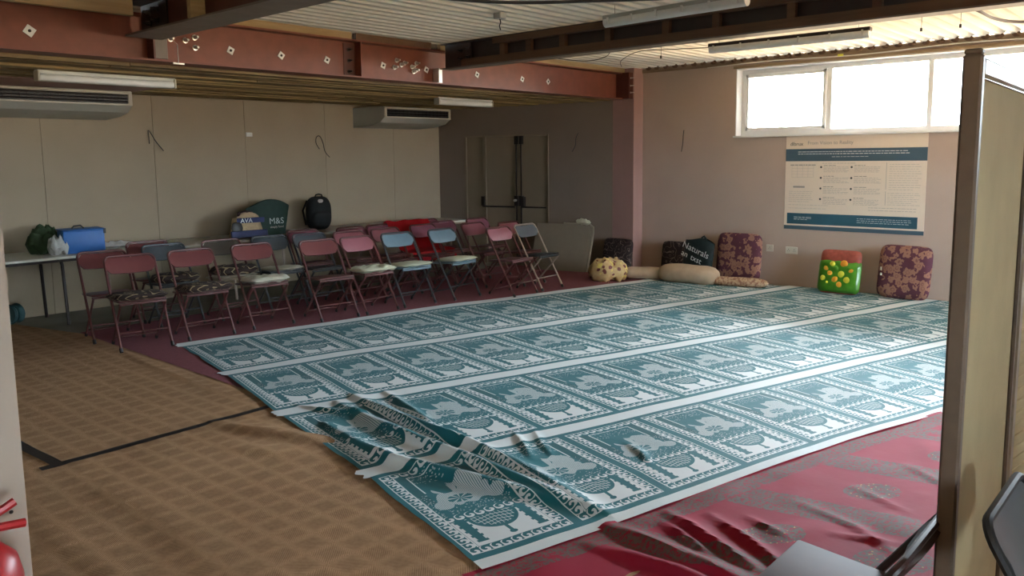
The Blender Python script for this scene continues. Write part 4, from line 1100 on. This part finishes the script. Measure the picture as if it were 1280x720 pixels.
# green carrier
t = thing('carrier_bag', 'bright green fruit-print carrier bag holding an orange cushion by the right wall', 'bag', (9.22, 3.27, .02), -PI/2-.03)
t.rotation_euler = (-.20, 0, -PI/2-.03)
q = MB(); q.pillow(.46, .50, .09, 9, 20, R=Rx(PI/2), c=(0, 0, .25)); q.done('cushion_inside', 'tomato', t, True)
q = MB(); q.pillow(.48, .385, .125, 8, 20, R=Rx(PI/2), c=(0, -.003, .20), wob=.25); q.done('bag_body', 'lime', t, True)
for i, (x, z, r, mt) in enumerate(((-.07, .33, .026, 'yellow'), (.06, .34, .034, 'orange'), (-.13, .28, .030, 'orange'), (-.03, .28, .028, 'lime'), (.13, .28, .036, 'orange'), (-.09, .22, .028, 'orange'), (.04, .22, .032, 'yellow'), (-.16, .165, .028, 'yellow'), (-.03, .165, .035, 'orange'), (.10, .16, .034, 'yellow'), (.03, .105, .028, 'orange'), (-.11, .12, .02, 'yellow'))):
    r *= 1.25; q = MB(); q.lathe([(r, 0), (r*.9, .006), (r*.5, .012), (.003, .014)], 14, (x, -.060+abs(x)*.05, z), Rx(PI/2)); q.done('fruit_print', mt, t, True)

# ================================================================== folding screen, near right
t = thing('folding_screen', 'tall khaki cloth folding screen with bronze frame at the right edge', 'screen', (2.225, .49, 0), 0)
t.rotation_euler = (0, .010, .02)
SH = 1.835
bx('edge_post', 'bronze', (0, 0, SH/2), (.035, .045, SH), t, bev=.006)
bx('post_cap', 'bronze', (0, 0, SH+.006), (.030, .04, .014), t, bev=.004)
for z in (SH-.028, .06):
    q = MB(); q.box((.36, -.004, z), (.68, .034, .05), bev=.008); q.done('rail', 'bronze_light', t, True)
bx('cloth_panel', 'khaki', (.365, 0, SH/2), (.69, .022, SH-.09), t)
q = MB(); q.tube([(.022, -.014, .05), (.022, -.014, SH-.055), (.70, -.014, SH-.055)], .004, 6); q.done('piping', 'bronze_light', t)
bx('far_post', 'bronze', (.735, 0, SH/2), (.03, .04, SH), t, bev=.006)
sc2 = bpy.data.objects.new('second_leaf', None)
R2 = Matrix.Rotation(-.14, 3, 'Z')
def s2(name, mat, c, d, bev=0):
    p = R2 @ Vector(c)+Vector((.765, 0, 0)); return bx(name, mat, p, d, t, R2, bev)
s2('near_post', 'bronze_light', (.02, 0, SH/2-.02), (.035, .045, SH-.04), .006)
s2('rail', 'bronze_light', (.40, 0, SH-.05), (.75, .034, .05), .008)
s2('cloth_panel', 'khaki', (.40, 0, SH/2-.02), (.72, .022, SH-.12))
q = MB()
for i in range(44): 
    z = .1+i*.04; p = R2 @ Vector((.40, -.013, z))+Vector((.765, 0, 0)); q.box(p, (.70, .004, .010), R2)
q.done('ribs', 'khaki', t)
bpy.data.objects.remove(sc2)

# ================================================================== near chairs
# black folding chair at the lower right corner
def near_chair(label, loc, rz, tm, bm, sm, z=.018):
    KM['tmp'] = (tm, bm, sm); o = make_chair(label, tm, bm, sm); o.location = (loc[0], loc[1], z); o.rotation_euler = (0, 0, rz); o['group'] = 'folding chairs near the camera'; return o
near_chair('black folding chair with pale inner edge at the lower right corner', (2.16, -.085, 0), 0, 'black', 'grey_back', 'black')
nc = near_chair('low dark maroon folding chair half hidden by the screen at the bottom edge', (2.12, .955, 0), math.radians(180), 'dark_brown', 'dark_brown', 'mauve_seat')
for ch in nc.children:
    if ch.name.split('.')[0] in ('main_frame', 'backrest', 'front_crossbar'): ch.scale.z = .82

# ================================================================== fire extinguisher
t = thing('fire_extinguisher', 'red fire extinguisher with red squeeze handle by the near wall', 'extinguisher', (.415, 1.78, .405))
q = MB(); q.lathe([(.07, 0), (.078, .015), (.078, .38), (.070, .42), (.045, .448), (.022, .458), (.02, .47)], 28); q.done('cylinder', 'ext_red', t, True)
q = MB(); q.lathe([(.018, .455), (.02, .46), (.02, .478), (.012, .485)], 14); q.done('valve', 'steel', t, True)
q = MB(); q.tube([(-.01, 0, .468), (.03, 0, .480), (.09, 0, .472)], .009, 8); q.done('carry_handle', 'ext_red', t, True)
q = MB(); q.tube([(-.01, 0, .478), (.03, 0, .502), (.075, 0, .522)], .009, 8); q.done('squeeze_lever', 'ext_red', t, True)
q = MB(); q.tube([(-.02, 0, .49), (-.07, .01, .48), (-.095, .01, .40), (-.09, .01, .15)], .009, 8); q.done('hose', 'black', t, True)
q = MB(); q.box((0, .095, .30), (.05, .06, .03)); q.box((0, .085, .03), (.12, .06, .02)); q.done('wall_bracket', 'darkmetal', t)
